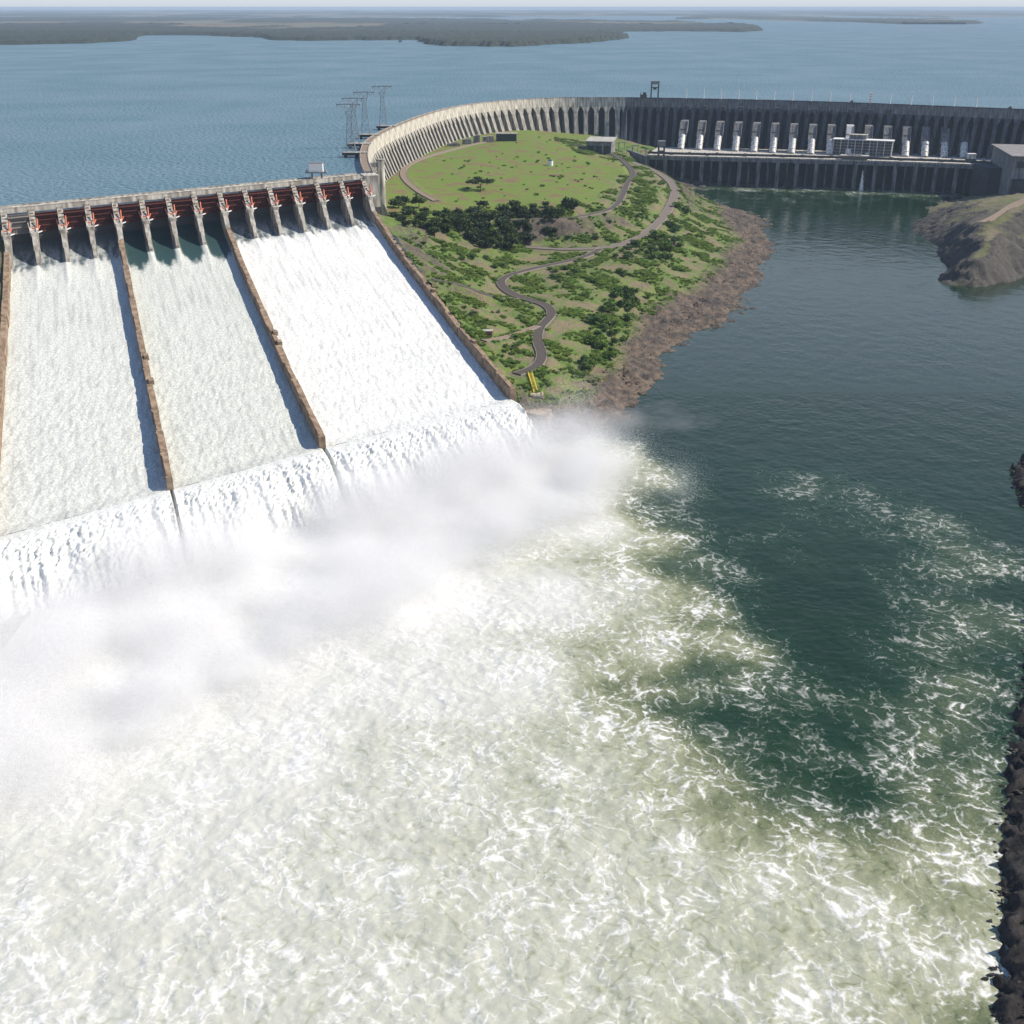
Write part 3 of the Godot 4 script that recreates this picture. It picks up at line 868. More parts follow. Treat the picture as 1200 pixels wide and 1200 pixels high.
# a bank that rises away from its waterline
func right_banks() -> void:
	var pts: Array = [Vector3(675, 30, -1691), Vector3(611, 34, -1511), Vector3(570, 32, -1386), Vector3(556, 24, -1323), Vector3(564, 11, -1313), Vector3(672, 36, -1580), Vector3(608, 34, -1432), Vector3(595, 23, -1353), Vector3(634, 27, -1385), Vector3(670, 37, -1475), Vector3(728, 44, -1618), Vector3(711, 39, -1634), Vector3(715, 48, -1508), Vector3(688, 40, -1371), Vector3(706, 33, -1712), Vector3(609, 10, -1356), Vector3(649, 20, -1368)] + [Vector3(865, 0, -2050), Vector3(750, 0, -1925), Vector3(690, 0, -1855), Vector3(650, 0, -1758), Vector3(586, 0, -1523), Vector3(555, 0, -1388), Vector3(546, 0, -1295), Vector3(571, 0, -1308), Vector3(640, 0, -1388), Vector3(740, 0, -1466), Vector3(636, -12, -1838), Vector3(566, -12, -1584), Vector3(520, -12, -1363), Vector3(514, -12, -1224), Vector3(582, -12, -1273), Vector3(661, -12, -1340), Vector3(862, -6, -2102)]
	var t := Table.new(Plate.new(pts, 0.02), 480.0, -2130.0, 1120.0, -1200.0, 10.0)
	var crag := noise(1.0 / 22.0, 81, FastNoiseLite.FRACTAL_RIDGED, 5, 10.0)
	var patch := noise(1.0 / 50.0, 82, FastNoiseLite.FRACTAL_FBM, 4, 20.0)
	var line := resample(rounded([Vector3(626, 35, -1505), Vector3(656, 36, -1539), Vector3(688, 38, -1582), Vector3(718, 41, -1622), Vector3(744, 45, -1642)], 2), 4.0)
	var p := PackedVector3Array()
	var col := PackedColorArray()
	var nx := 150
	var nz := 220
	for j in nz + 1:
		for i in nx + 1:
			var x := 490.0 + i * 4.0
			var z := -2090.0 + j * 4.0
			var h := t.at(x, z)
			h = minf(h, 56.0)
			var gx := t.at(x + 6.0, z) - t.at(x - 6.0, z)
			var gz := t.at(x, z + 6.0) - t.at(x, z - 6.0)
			var steep := sqrt(gx * gx + gz * gz) / 12.0
			var near := 1e9
			var ry := 0.0
			for q in line:
				var d := Vector2(q.x - x, q.z - z).length()
				if d < near:
					near = d; ry = q.y
			var pt := patch.get_noise_2d(x, z)
			var rock := smooth(0.22, 0.42, steep + 0.25 * pt)
			var off := smooth(9.0, 20.0, near)
			h += (rock * 5.0 + 1.0) * (crag.get_noise_2d(x, z) + 0.1) * off
			h = lerpf(ry, h, off)
			p.append(Vector3(x, h, z))
			var cc := Color(0.15, 0.155, 0.055).lerp(Color(0.21, 0.175, 0.10), smooth(-0.2, 0.3, pt))
			cc = cc.lerp(Color(0.075, 0.068, 0.055), rock)
			cc.a = 1.0
			col.append(cc)
	var keep := PackedByteArray()
	for j in nz:
		for i in nx:
			var k := j * (nx + 1) + i
			keep.append(1 if maxf(maxf(p[k].y, p[k + 1].y), maxf(p[k + nx + 1].y, p[k + nx + 2].y)) > -3.0 else 0)
	setting("far_bank", sheet(nx, nz, p, col, PackedVector2Array(), keep), M.hillside, "grassy rock promontory on the right bank below the powerhouse", "river bank")
	lay_road(line, 6.0, "track", "dirt road on the right bank promontory")
	# the near right bank, dark rock
	var bank: Array = resample(rounded([Vector2(468, -877), Vector2(386, -760), Vector2(356, -727), Vector2(347, -709), Vector2(340, -679), Vector2(327, -629), Vector2(258, -470), Vector2(228, -413), Vector2(218, -395), Vector2(202, -361), Vector2(188, -331), Vector2(176, -301), Vector2(157, -257), Vector2(141, -221)], 2), 12.0)
	var torn := noise(1.0 / 15.0, 83, FastNoiseLite.FRACTAL_RIDGED, 5, 6.0)
	var cells := noise(1.0 / 5.0, 84, FastNoiseLite.FRACTAL_FBM, 2, 2.0)
	cells.noise_type = FastNoiseLite.TYPE_CELLULAR
	cells.cellular_return_type = FastNoiseLite.RETURN_CELL_VALUE
	p = PackedVector3Array()
	col = PackedColorArray()
	nx = 172
	nz = 345
	for j in nz + 1:
		for i in nx + 1:
			var x := 130.0 + i * 2.2
			var z := -920.0 + j * 2.2
			# signed distance east of the waterline
			var near := 1e9
			var sx := 0.0
			for q in bank:
				var d: float = (q.x - x) * (q.x - x) + (q.y - z) * (q.y - z)
				if d < near:
					near = d
					sx = q.x
			var side := sqrt(near) * (1.0 if x > sx else -1.0)
			var h := side * (0.42 if side > 0.0 else 0.6) + (3.6 * (torn.get_noise_2d(x, z) + 0.05) + 1.8 * cells.get_noise_2d(x, z)) * smooth(-14.0, 8.0, side)
			h = minf(h, 28.0 + 6.0 * torn.get_noise_2d(x * 0.3, z * 0.3))
			p.append(Vector3(x, h, z))
			var g := 0.8 + 0.7 * cells.get_noise_2d(x, z)
			var cc := Color(0.030, 0.025, 0.024) * g
			cc.a = 1.0
			col.append(cc)
	keep = PackedByteArray()
	for j in nz:
		for i in nx:
			var k := j * (nx + 1) + i
			keep.append(1 if maxf(maxf(p[k].y, p[k + 1].y), maxf(p[k + nx + 1].y, p[k + nx + 2].y)) > -3.0 else 0)
	setting("near_bank", sheet(nx, nz, p, col, PackedVector2Array(), keep), M.hillside, "dark wet rock bank along the right edge of the river", "river bank")

# ---------------------------------------------------------------- spillway
func spillway() -> void:
	var n := flow_dir()
	var root := thing("spillway", "concrete spillway with fourteen red gates and four long chute walls", "spillway")
	var at := func(u: float, s: float, y: float) -> Vector3:
		return Vector3(A.x + AX.x * u + n.x * s, y, A.z + AX.z * u + n.z * s)
	var block := func(sh: Shape, ua: float, ub: float, sa: float, sb: float, ya: float, yb: float, ta := -1.0, tb := -1.0) -> void:
		# between u ua..ub, from s sa (top ya) to sb (top yb), down to ta / tb
		sh.hexa([at.call(ua, sa, ta), at.call(ub, sa, ta), at.call(ub, sb, tb), at.call(ua, sb, tb), at.call(ua, sa, ya), at.call(ub, sa, ya), at.call(ub, sb, yb), at.call(ua, sb, yb)])
	# piers, one shape shared
	var pier := Shape.new()
	block.call(pier, -2.6, 2.6, -24.0, 2.0, 133.0, 133.0, 90.0, 90.0)
	block.call(pier, -2.6, 2.6, 2.0, 12.0, 131.0, 126.0, 90.0, 90.0)
	block.call(pier, -2.6, 2.6, 12.0, 24.0, 124.5, 119.0, 90.0, 88.0)
	block.call(pier, -2.6, 2.6, 24.0, 31.0, 119.0, 117.0, 88.0, 86.0)
	block.call(pier, -2.3, 2.3, 31.0, 42.0, 114.0, 104.0, 86.0, 84.0)
	block.call(pier, -1.6, 1.6, 42.0, 50.0, 104.0, 95.0, 84.0, 82.0)
	var pier_mesh := pier.mesh()
	var hoist := Shape.new()
	for e in [-1.0, 1.0]:
		block.call(hoist, e * 2.7 - 0.9, e * 2.7 + 0.9, 21.0, 29.0, 120.5, 119.0, 115.0, 114.0)
	var hoist_mesh := hoist.mesh()
	var arm := Shape.new()
	arm.tube(at.call(3.2, 25.0, 118.0), at.call(3.9, 18.0, 127.0), 0.65, 0.65, 8)
	arm.tube(at.call(3.2, 25.0, 118.0), at.call(5.6, 22.0, 121.6), 0.55, 0.55, 8)
	arm.bar(at.call(-3.2, 23.0, 119.8), at.call(4.6, 23.0, 119.8), 0.9)
	var arm_mesh := arm.mesh()
	var strut := Shape.new()
	strut.bar(at.call(3.3, 28.0, 116.6), at.call(7.0, 27.0, 117.4), 0.8)
	var strut_mesh := strut.mesh()
	var step := Shape.new()
	for k in 5:
		block.call(step, -1.2, 1.2, 4.0 + k * 3.6, 5.4 + k * 3.6, 130.6 - k * 2.3, 130.4 - k * 2.3, 122.0 - k * 2.0, 122.0 - k * 2.0)
	var step_mesh := step.mesh()
	for k in PIERS.size():
		var o := part(root, "pier", pier_mesh, M.concrete, AX * PIERS[k])
		part(o, "trunnion_block", hoist_mesh, M.pale_concrete)
		part(o, "hoist_arm", arm_mesh, M.orange_paint)
		part(o, "strut", strut_mesh, M.white_paint)
		part(o, "stair", step_mesh, M.brown_concrete)
	# gates, bay by bay
	for k in 14:
		var ua: float = PIERS[k] + 2.6
		var ub: float = PIERS[k + 1] - 2.6
		var skin := Shape.new()
		var prev := []
		for j in 9:
			var y := lerpf(112.6, 130.5, j / 8.0)
			var s := 27.0 - sqrt(22.0 * 22.0 - (y - 117.0) * (y - 117.0))
			if j:
				skin.hexa([at.call(ua, prev[0], prev[1]), at.call(ub, prev[0], prev[1]), at.call(ub, prev[0] - 0.8, prev[1]), at.call(ua, prev[0] - 0.8, prev[1]), at.call(ua, s, y), at.call(ub, s, y), at.call(ub, s - 0.8, y), at.call(ua, s - 0.8, y)])
			prev = [s, y]
		var mat: Material = M.gate_lit_grey if k == 0 else M.gate_red  # leftmost gate is sunlit; that light is put into its grey colour
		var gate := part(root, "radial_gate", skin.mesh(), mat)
		for y in [114.0, 119.0, 124.0, 128.5]:
			var g := Shape.new()
			var s: float = 27.0 - sqrt(22.0 * 22.0 - (y - 117.0) * (y - 117.0))
			block.call(g, ua + 0.3, ub - 0.3, s + 0.02, s + 1.7, y + 0.5, y + 0.5, y - 0.5, y - 0.5)
			part(gate, "girder", g.mesh(), mat)
		for i in 8:
			var g := Shape.new()
			var u := lerpf(ua + 1.2, ub - 1.2, i / 7.0)
			for q in [[112.9, 117.0], [117.0, 121.0], [121.0, 125.0], [125.0, 130.0]]:
				var s0: float = 27.0 - sqrt(484.0 - (q[0] - 117.0) * (q[0] - 117.0))
				var s1: float = 27.0 - sqrt(484.0 - (q[1] - 117.0) * (q[1] - 117.0))
				g.hexa([at.call(u - 0.2, s0, q[0]), at.call(u + 0.2, s0, q[0]), at.call(u + 0.2, s0 + 1.2, q[0]), at.call(u - 0.2, s0 + 1.2, q[0]), at.call(u - 0.2, s1, q[1]), at.call(u + 0.2, s1, q[1]), at.call(u + 0.2, s1 + 1.2, q[1]), at.call(u - 0.2, s1 + 1.2, q[1])])
			part(gate, "rib", g.mesh(), mat)
		for u in [ua + 2.2, ub - 2.2]:
			for y in [114.0, 124.0]:
				var g := Shape.new()
				var s: float = 27.0 - sqrt(484.0 - (y - 117.0) * (y - 117.0))
				g.bar(at.call(u, s + 1.7, y), at.call(u + (-1.6 if u < (ua + ub) / 2.0 else 1.6), 26.0, 117.2), 1.0)
				part(gate, "arm", g.mesh(), mat)
		var gap_shade := Shape.new()
		block.call(gap_shade, ua, ub, 5.0, 5.6, 113.2, 113.2, 103.0, 103.0)
		part(gate, "gap_shade_panel", gap_shade.mesh(), M.dark_steel)  # added dark panel, stands in for the shaded gap under the gate
		# deck over the bay
		var d := Shape.new()
		block.call(d, ua - 5.2 if k == 0 else ua - 5.19, ub + 0.01, -15.0, 1.5, 134.6, 134.6, 131.0, 131.0)
		var slab := part(root, "deck_slab", d.mesh(), M.pale_concrete)
		var r := Shape.new()
		for s in [-14.8, 0.8]:
			block.call(r, ua - 5.2, ub + 0.01, s, s + 0.5, 135.9, 135.9, 134.6, 134.6)
		part(slab, "parapet", r.mesh(), M.concrete)
		var sill := Shape.new()
		block.call(sill, ua - 0.1, ub + 0.1, -20.0, 10.0, 104.0, 100.0, 80.0, 80.0)
		part(root, "sill", sill.mesh(), M.dark_shade_concrete)
	# the four chute walls, cast in blocks
	for k in [0, 4, 8, 14]:
		var wall := Node3D.new()
		wall.name = "chute_wall"
		root.add_child(wall, true)
		var s := 28.0
		while s < RUN - 0.5:
			var e := minf(s + 31.6, RUN)
			var sh := Shape.new()
			var pa := down(k, s)
			var pb := down(k, e)
			var side := Vector3(n.z, 0, -n.x)
			var wide := 2.2 + 0.25 * sin(s * 1.7 + k)
			var cuts := [s, lerpf(s, e, 0.34), lerpf(s, e, 0.67), e - 0.25]
			for q in 3:
				var a0: float = cuts[q]
				var a1: float = cuts[q + 1]
				var p0 := down(k, a0)
				var p1 := down(k, a1)
				var t0 := along(WALL_TOP, a0)
				var t1 := along(WALL_TOP, a1)
				var b0 := along(WATER_Y, a0) - 9.0
				var b1 := along(WATER_Y, a1) - 9.0
				var h := []
				for y in [[b0, b1], [t0, t1]]:
					h += [p0 - side * wide + Vector3(0, y[0], 0), p0 + side * wide + Vector3(0, y[0], 0), p1 + side * wide + Vector3(0, y[1], 0), p1 - side * wide + Vector3(0, y[1], 0)]
				sh.hexa(h)
			part(wall, "block", sh.mesh(), M.brown_concrete)
			# a coping ledge left standing on some blocks
			if int(s) % 3 != 1:
				var l := Shape.new()
				var q0 := down(k, s + 2.0)
				var q1 := down(k, e - 2.5)
				var o := side * (wide - 0.8)
				l.bar(q0 - o + Vector3(0, along(WALL_TOP, s + 2.0) + 0.4, 0), q1 - o + Vector3(0, along(WALL_TOP, e - 2.5) + 0.4, 0), 0.9, 0.9)
				part(wall, "coping", l.mesh(), M.brown_concrete)
			s = e
	# inspection blocks standing on the walls
	for q in [[4, 262.0], [4, 300.0], [8, 262.0], [8, 280.0], [14, 236.0], [14, 345.0]]:
		var sh := Shape.new()
		var p := down(q[0], q[1])
		var y := along(WALL_TOP, q[1])
		sh.box(Vector3(p.x, y + 0.2, p.z) + Vector3(1.4, 0, -0.6), Vector3(3.6, 3.4, 7.0), Basis.from_euler(Vector3(0, atan2(n.x, n.z), 0)))
		part(root, "wall_box", sh.mesh(), M.brown_concrete)
	# chute floors and the flip bucket under the water
	for w in [[0, 4], [4, 8], [8, 14]]:
		var sh := Shape.new()
		var stops := [0.0, 12.0, 25.0, 45.0, 71.0, 129.0, 233.0, 322.0, 425.0, 437.6]
		for k in stops.size() - 1:
			var h := []
			for low in [5.0, 1.6]:
				for q in [[w[0], stops[k]], [w[1], stops[k]], [w[1], stops[k + 1]], [w[0], stops[k + 1]]]:
					var p := down(q[0], q[1])
					h.append(Vector3(p.x, along(WATER_Y, q[1]) - low, p.z))
			sh.hexa(h)
		# the end sill drops to the river
		var h := []
		for y in [-6.0, 13.0]:
			for q in [[w[0], 420.0], [w[1], 420.0], [w[1], 437.6], [w[0], 437.6]]:
				var p := down(q[0], q[1])
				h.append(Vector3(p.x, y, p.z))
		sh.hexa(h)
		part(root, "chute_floor", sh.mesh(), M.dark_shade_concrete)
	# abutment towards the curved dam
	var ab := Shape.new()
	var c14 := crest_at(PIERS[14])
	ab.box(Vector3(c14.x + 7.0, 118.0, c14.z - 10.0), Vector3(16, 33.0, 20), Basis.from_euler(Vector3(0, 0.35, 0)))
	part(root, "abutment", ab.mesh(), M.pale_concrete)
	# west abutment and embankment, at the edge of the picture
	var we := Shape.new()
	block.call(we, -260.0, -2.7, -15.0, 2.0, 134.2, 134.2, 60.0, 60.0)
	part(root, "west_abutment", we.mesh(), M.concrete)
	var slope := PackedVector3Array()
	var scol := PackedColorArray()
	var tuft := noise(1.0 / 20.0, 91)
	for j in 91:
		for i in 41:
			var u := lerpf(-200.0, -2.9, i / 40.0)
			var s := lerpf(2.0, 445.0, j / 90.0)
			var p: Vector3 = at.call(u, s, 0.0)
			var q := down(0, s)
			p.x = minf(p.x, q.x - 2.6 - (40 - i) * 4.8)
			p.z = q.z + (40 - i) * 3.6
			p.y = along(WALL_TOP, maxf(s, 9.0)) - 2.0 + 2.5 * tuft.get_noise_2d(p.x, p.z) * (0.0 if i == 40 else 1.0)
			slope.append(p)
			var cc := Color(0.12, 0.14, 0.04).lerp(Color(0.16, 0.13, 0.08), smooth(-0.2, 0.3, tuft.get_noise_2d(p.z, p.x)))
			scol.append(cc)
	setting("west_slope", sheet(40, 90, slope, scol, PackedVector2Array()), M.hillside, "grassy slope beside the leftmost chute wall", "slope")
	# the gantry hoist that stands on the deck
	var crane := thing("gate_crane", "small cabin crane standing on the spillway deck", "crane", at.call(PIERS[12] + 3.0, -7.0, 134.6))
	var leg := Shape.new()
	leg.box(Vector3(0, 3.0, 0), Vector3(1.0, 6.0, 1.0))
	for q in [Vector3(-5, 0, -3), Vector3(5, 0, -3), Vector3(-5, 0, 3), Vector3(5, 0, 3)]:
		part(crane, "leg", leg.mesh(), M.steel, q)
	var beam := Shape.new()
	beam.box(Vector3(0, 6.6, 0), Vector3(23, 1.2, 7.4))
	beam.box(Vector3(-10, 8.2, 0), Vector3(0.8, 2.0, 7.0)); beam.box(Vector3(10, 8.2, 0), Vector3(0.8, 2.0, 7.0))
	part(crane, "platform", beam.mesh(), M.steel)
	var cab := Shape.new()
	cab.box(Vector3(0, 11.5, 0), Vector3(14, 8.6, 5.5))
	part(crane, "cabin", cab.mesh(), M.white_paint)
	var rf := Shape.new()
	rf.box(Vector3(0, 16.2, 0), Vector3(15.2, 0.8, 6.6))
	part(crane, "roof", rf.mesh(), M.steel)
	# the round stair tower at the end of the spillway
	var tw := thing("stair_tower", "tall round concrete tower where the spillway meets the curved dam", "tower", Vector3(-152.0, 78.0, -1333.0))
	var tb := Shape.new()
	tb.tube(Vector3.ZERO, Vector3(0, 59, 0), 4.8, 4.5, 20)
	part(tw, "shaft", tb.mesh(), M.pale_concrete)
	var tc := Shape.new()
	tc.tube(Vector3(0, 59, 0), Vector3(0, 60.2, 0), 5.0, 5.0, 20)
	part(tw, "cap", tc.mesh(), M.concrete)
	var tl := Shape.new()
	tl.box(Vector3(-7.5, 54.0, 2.0), Vector3(9, 4.5, 5))
	part(tw, "bridge", tl.mesh(), M.concrete)

func chute_water() -> void:
	var speck := tone_texture(noise(0.045, 101, FastNoiseLite.FRACTAL_FBM, 5), 512, Color(0.86, 0.87, 0.845), Color(1, 1, 1), 2.2)
	var m := StandardMaterial3D.new()
	m.resource_name = "white_water"
	m.vertex_color_use_as_albedo = true
	m.albedo_texture = speck
	m.roughness = 0.5
	m.heightmap_enabled = true
	m.heightmap_texture = speck
	m.heightmap_scale = 14.0
	M.white_water = m
	var ripple := noise(1.0 / 5.0, 102, FastNoiseLite.FRACTAL_FBM, 4)
	var streak := noise(1.0 / 14.0, 103, FastNoiseLite.FRACTAL_FBM, 4)
	var lumps := noise(1.0 / 7.0, 104, FastNoiseLite.FRACTAL_RIDGED, 4, 5.0)
	var soft := noise(1.0 / 18.0, 105, FastNoiseLite.FRACTAL_FBM, 3)
	var spec := [
		[0, 4, 52.0, Color(0.63, 0.64, 0.61), "sheet of white water rushing down the leftmost chute"],
		[4, 8, 84.0, Color(0.61, 0.625, 0.585), "sheet of white water in the middle chute, green below its gates"],
		[8, 14, 50.0, Color(0.78, 0.78, 0.765), "widest sheet of white water, in the chute beside the green hillside"]]
	for q in spec:
		var ka: int = q[0]
		var kb: int = q[1]
		var wide := down(ka, 200.0).distance_to(down(kb, 200.0))
		var nx := int(wide / 1.3)
		var nz := int(RUN / 1.6)
		var p := PackedVector3Array()
		var col := PackedColorArray()
		var uv := PackedVector2Array()
		var fr := []
		for k in range(ka, kb + 1):
			fr.append((PIERS[k] - PIERS[ka]) / (PIERS[kb] - PIERS[ka]))
		for j in nz + 1:
			var s := lerpf(-4.0, RUN, float(j) / nz)
			var a := down(ka, s)
			var b := down(kb, s)
			var y := along(WATER_Y, s)
			for i in nx + 1:
				var f := lerpf(0.008, 0.992, float(i) / nx)
				var pos := a.lerp(b, f)
				var d := 1e9
				for g in fr:
					d = minf(d, absf(g - f) * wide)
				var across := f * wide
				var st := streak.get_noise_2d(across * 2.2, s * 0.35)
				var rp := ripple.get_noise_2d(across, s * 0.7)
				var begin: float = lerpf(q[2], 46.0, exp(-d / 4.5))
				var foam := smooth(-7.0, 9.0, s - begin + 12.0 * st + 5.0 * rp)
				foam = maxf(foam, smooth(3.6, 2.4, d) * smooth(22.0, 34.0, s + 8.0 * rp))
				var rise := 2.0 * exp(-d / 4.0) * smooth(44.0, 52.0, s) * smooth(110.0, 60.0, s)
				pos.y = y + rise + (0.10 + 0.06 * foam) * rp + 0.18 * st * foam + 0.25 * foam * sin(s * 0.33 + 5.0 * st + across * 0.05) * smooth(120.0, 320.0, s)
				p.append(pos)
				var glass_and_shade := Color(0.022, 0.058, 0.055)
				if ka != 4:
					glass_and_shade = Color(0.10, 0.125, 0.135).lerp(Color(0.42, 0.44, 0.45), smooth(8.0, 34.0, s) * smooth(-0.35, 0.35, st + 0.4 * rp))  # white water in shade: the shadow is painted in, darkest near the gates
				var white: Color = q[3]
				var long := streak.get_noise_2d(across * 3.0 + 500.0, s * 0.10)
				white = white * (1.0 - 0.14 * smooth(0.0, 0.5, streak.get_noise_2d(across * 2.2 + 900.0, s * 0.35)) - 0.13 * smooth(0.05, 0.5, long))
				var cc := glass_and_shade.lerp(white, foam)
				cc.a = 1.0
				col.append(cc)
				uv.append(Vector2(across / 46.0, s / 74.0))
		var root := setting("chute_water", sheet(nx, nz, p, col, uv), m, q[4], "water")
		# past the lip the sheet breaks up and falls
		nz = 74
		nx = int(wide / 0.9)
		p = PackedVector3Array()
		col = PackedColorArray()
		uv = PackedVector2Array()
		var n := flow_dir()
		for j in nz + 1:
			var t := j * 1.0
			var grow := smooth(0.0, 26.0, t)
			for i in nx + 3:
				var f := lerpf(0.008, 0.992, clampf(float(i - 1) / nx, 0.0, 1.0))
				var skirt := i == 0 or i == nx + 2
				var pos := down(ka, RUN).lerp(down(kb, RUN), f)
				var ragged := soft.get_noise_2d(pos.x * 1.5, pos.z * 1.5 + t * 0.25)
				pos += n * (t * (1.0 + 0.10 * ragged * grow))
				var l := lumps.get_noise_2d(f * wide * 1.15, t * 0.75 + ka * 40.0)
				var l2 := lumps.get_noise_2d(f * wide * 2.6 + 90.0, t * 1.9)
				pos.y = 19.6 + 0.12 * t - 0.0062 * t * t + grow * (2.1 * l + 1.1 * l2 + 1.8 * ragged)
				if skirt:
					pos.y -= 9.0
				p.append(pos)
				var cc: Color = Color(0.80, 0.805, 0.79).lerp(Color(0.70, 0.715, 0.69), smooth(-0.1, 0.5, soft.get_noise_2d(f * wide * 2.3 + 300.0, t * 0.9)))
				cc.a = 1.0
				col.append(cc)
				uv.append(Vector2(f * wide / 46.0, t / 46.0))
		part(root, "falling_water", sheet(nx + 2, nz, p, col, uv), m)

# ---------------------------------------------------------------- the curved dam
const ORDINAL := ["first", "second", "third", "fourth", "fifth", "sixth", "seventh", "eighth", "ninth", "tenth", "eleventh", "twelfth", "thirteenth", "fourteenth", "fifteenth", "sixteenth"]

func v3(q: Vector2, y: float) -> Vector3:
	return Vector3(q.x, y, q.y)

func dam_run(root: Node3D, line: Array, mat_top: Material, mat_web: Material, web_half: float, foot: Callable, lean: float) -> void:
	for i in line.size():
		var a: Vector2 = line[i]
		var t: Vector2 = (line[mini(i + 1, line.size() - 1)] - line[maxi(i - 1, 0)]).normalized()
		var nn := Vector2(-t.y, t.x)
		var base: float = (foot as Callable).call(a + nn * 25.0)
		var tall := 118.0 - base
		var s := Shape.new()
		var w := t * web_half
		var f := nn * (3.0 + lean * tall)
		var b := nn * -12.0
		s.hexa([v3(a - w + b, base - 6), v3(a + w + b, base - 6), v3(a + w + f, base - 6), v3(a - w + f, base - 6),
			v3(a - w + b, 118.5), v3(a + w + b, 118.5), v3(a + w + nn * 1.5, 118.5), v3(a - w + nn * 1.5, 118.5)])
		# the head of the buttress flares under the crest
		var h := Shape.new()
		var wide := t * web_half * 2.2
		h.hexa([v3(a - w + nn * 1.6, 108.0), v3(a + w + nn * 1.6, 108.0), v3(a + w + nn * (2.0 + lean * 10.0), 108.0), v3(a - w + nn * (2.0 + lean * 10.0), 108.0),
			v3(a - wide + nn * 1.6, 118.4), v3(a + wide + nn * 1.6, 118.4), v3(a + wide + nn * 2.2, 118.4), v3(a - wide + nn * 2.2, 118.4)])
		var o := part(root, "buttress", s.mesh(), mat_web)
		part(o, "head", h.mesh(), mat_web)
		if i == line.size() - 1:
			break
		var b2: Vector2 = line[i + 1]
		var t2: Vector2 = (line[mini(i + 2, line.size() - 1)] - a).normalized()
		var n2 := Vector2(-t2.y, t2.x)
		var c := Shape.new()
		var gap := t * 0.12
		c.hexa([v3(a + gap - nn * 10, 112), v3(b2 - gap - n2 * 10, 112), v3(b2 - gap + n2 * 2.6, 117.6), v3(a + gap + nn * 2.6, 117.6),
			v3(a + gap - nn * 10, 133), v3(b2 - gap - n2 * 10, 133), v3(b2 - gap, 133), v3(a + gap, 133)])
		var blk := part(root, "crest_block", c.mesh(), mat_top)
		var r := Shape.new()
		for e in [[-10.0, -9.3], [-0.8, -0.1]]:
			r.hexa([v3(a + nn * e[0], 133), v3(b2 + n2 * e[0], 133), v3(b2 + n2 * e[1], 133), v3(a + nn * e[1], 133), v3(a + nn * e[0], 134.2), v3(b2 + n2 * e[0], 134.2), v3(b2 + n2 * e[1], 134.2), v3(a + nn * e[1], 134.2)])
		part(blk, "parapet", r.mesh(), mat_web)
		var road := Shape.new()
		road.hexa([v3(a - nn * 9.2, 133.05), v3(b2 - n2 * 9.2, 133.05), v3(b2 - n2 * 0.9, 133.05), v3(a - nn * 0.9, 133.05), v3(a - nn * 9.2, 133.25), v3(b2 - n2 * 9.2, 133.25), v3(b2 - n2 * 0.9, 133.25), v3(a - nn * 0.9, 133.25)])
		part(blk, "roadway", road.mesh(), M.earth_track)
		var k := Shape.new()
		var fb: float = (foot as Callable).call((a + b2) / 2.0)
		k.hexa([v3(a - nn * 30, fb - 20), v3(b2 - n2 * 30, fb - 20), v3(b2 - n2 * 8, fb - 20), v3(a - nn * 8, fb - 20), v3(a - nn * 9.5, 118), v3(b2 - n2 * 9.5, 118), v3(b2 - n2 * 6, 118), v3(a - nn * 6, 118)])
		part(root, "face_slab", k.mesh(), M.dark_shade_concrete)  # shade between the buttresses is put into this wall's dark colour

func wing_dam() -> void:
	var root := thing("curved_dam", "pale curved buttress dam sweeping from the spillway round the green meadow", "dam")
	var line := resample(rounded(CREST_LINE.slice(0, 14), 2), 21.0)
	dam_run(root, line, M.pale_concrete, M.concrete, 4.2, func(q: Vector2) -> float: return land.at(q.x, q.y) - 2.0, 0.45)

func main_line() -> Array:
	return resample(rounded(CREST_LINE.slice(13, 20), 2), 16.95)

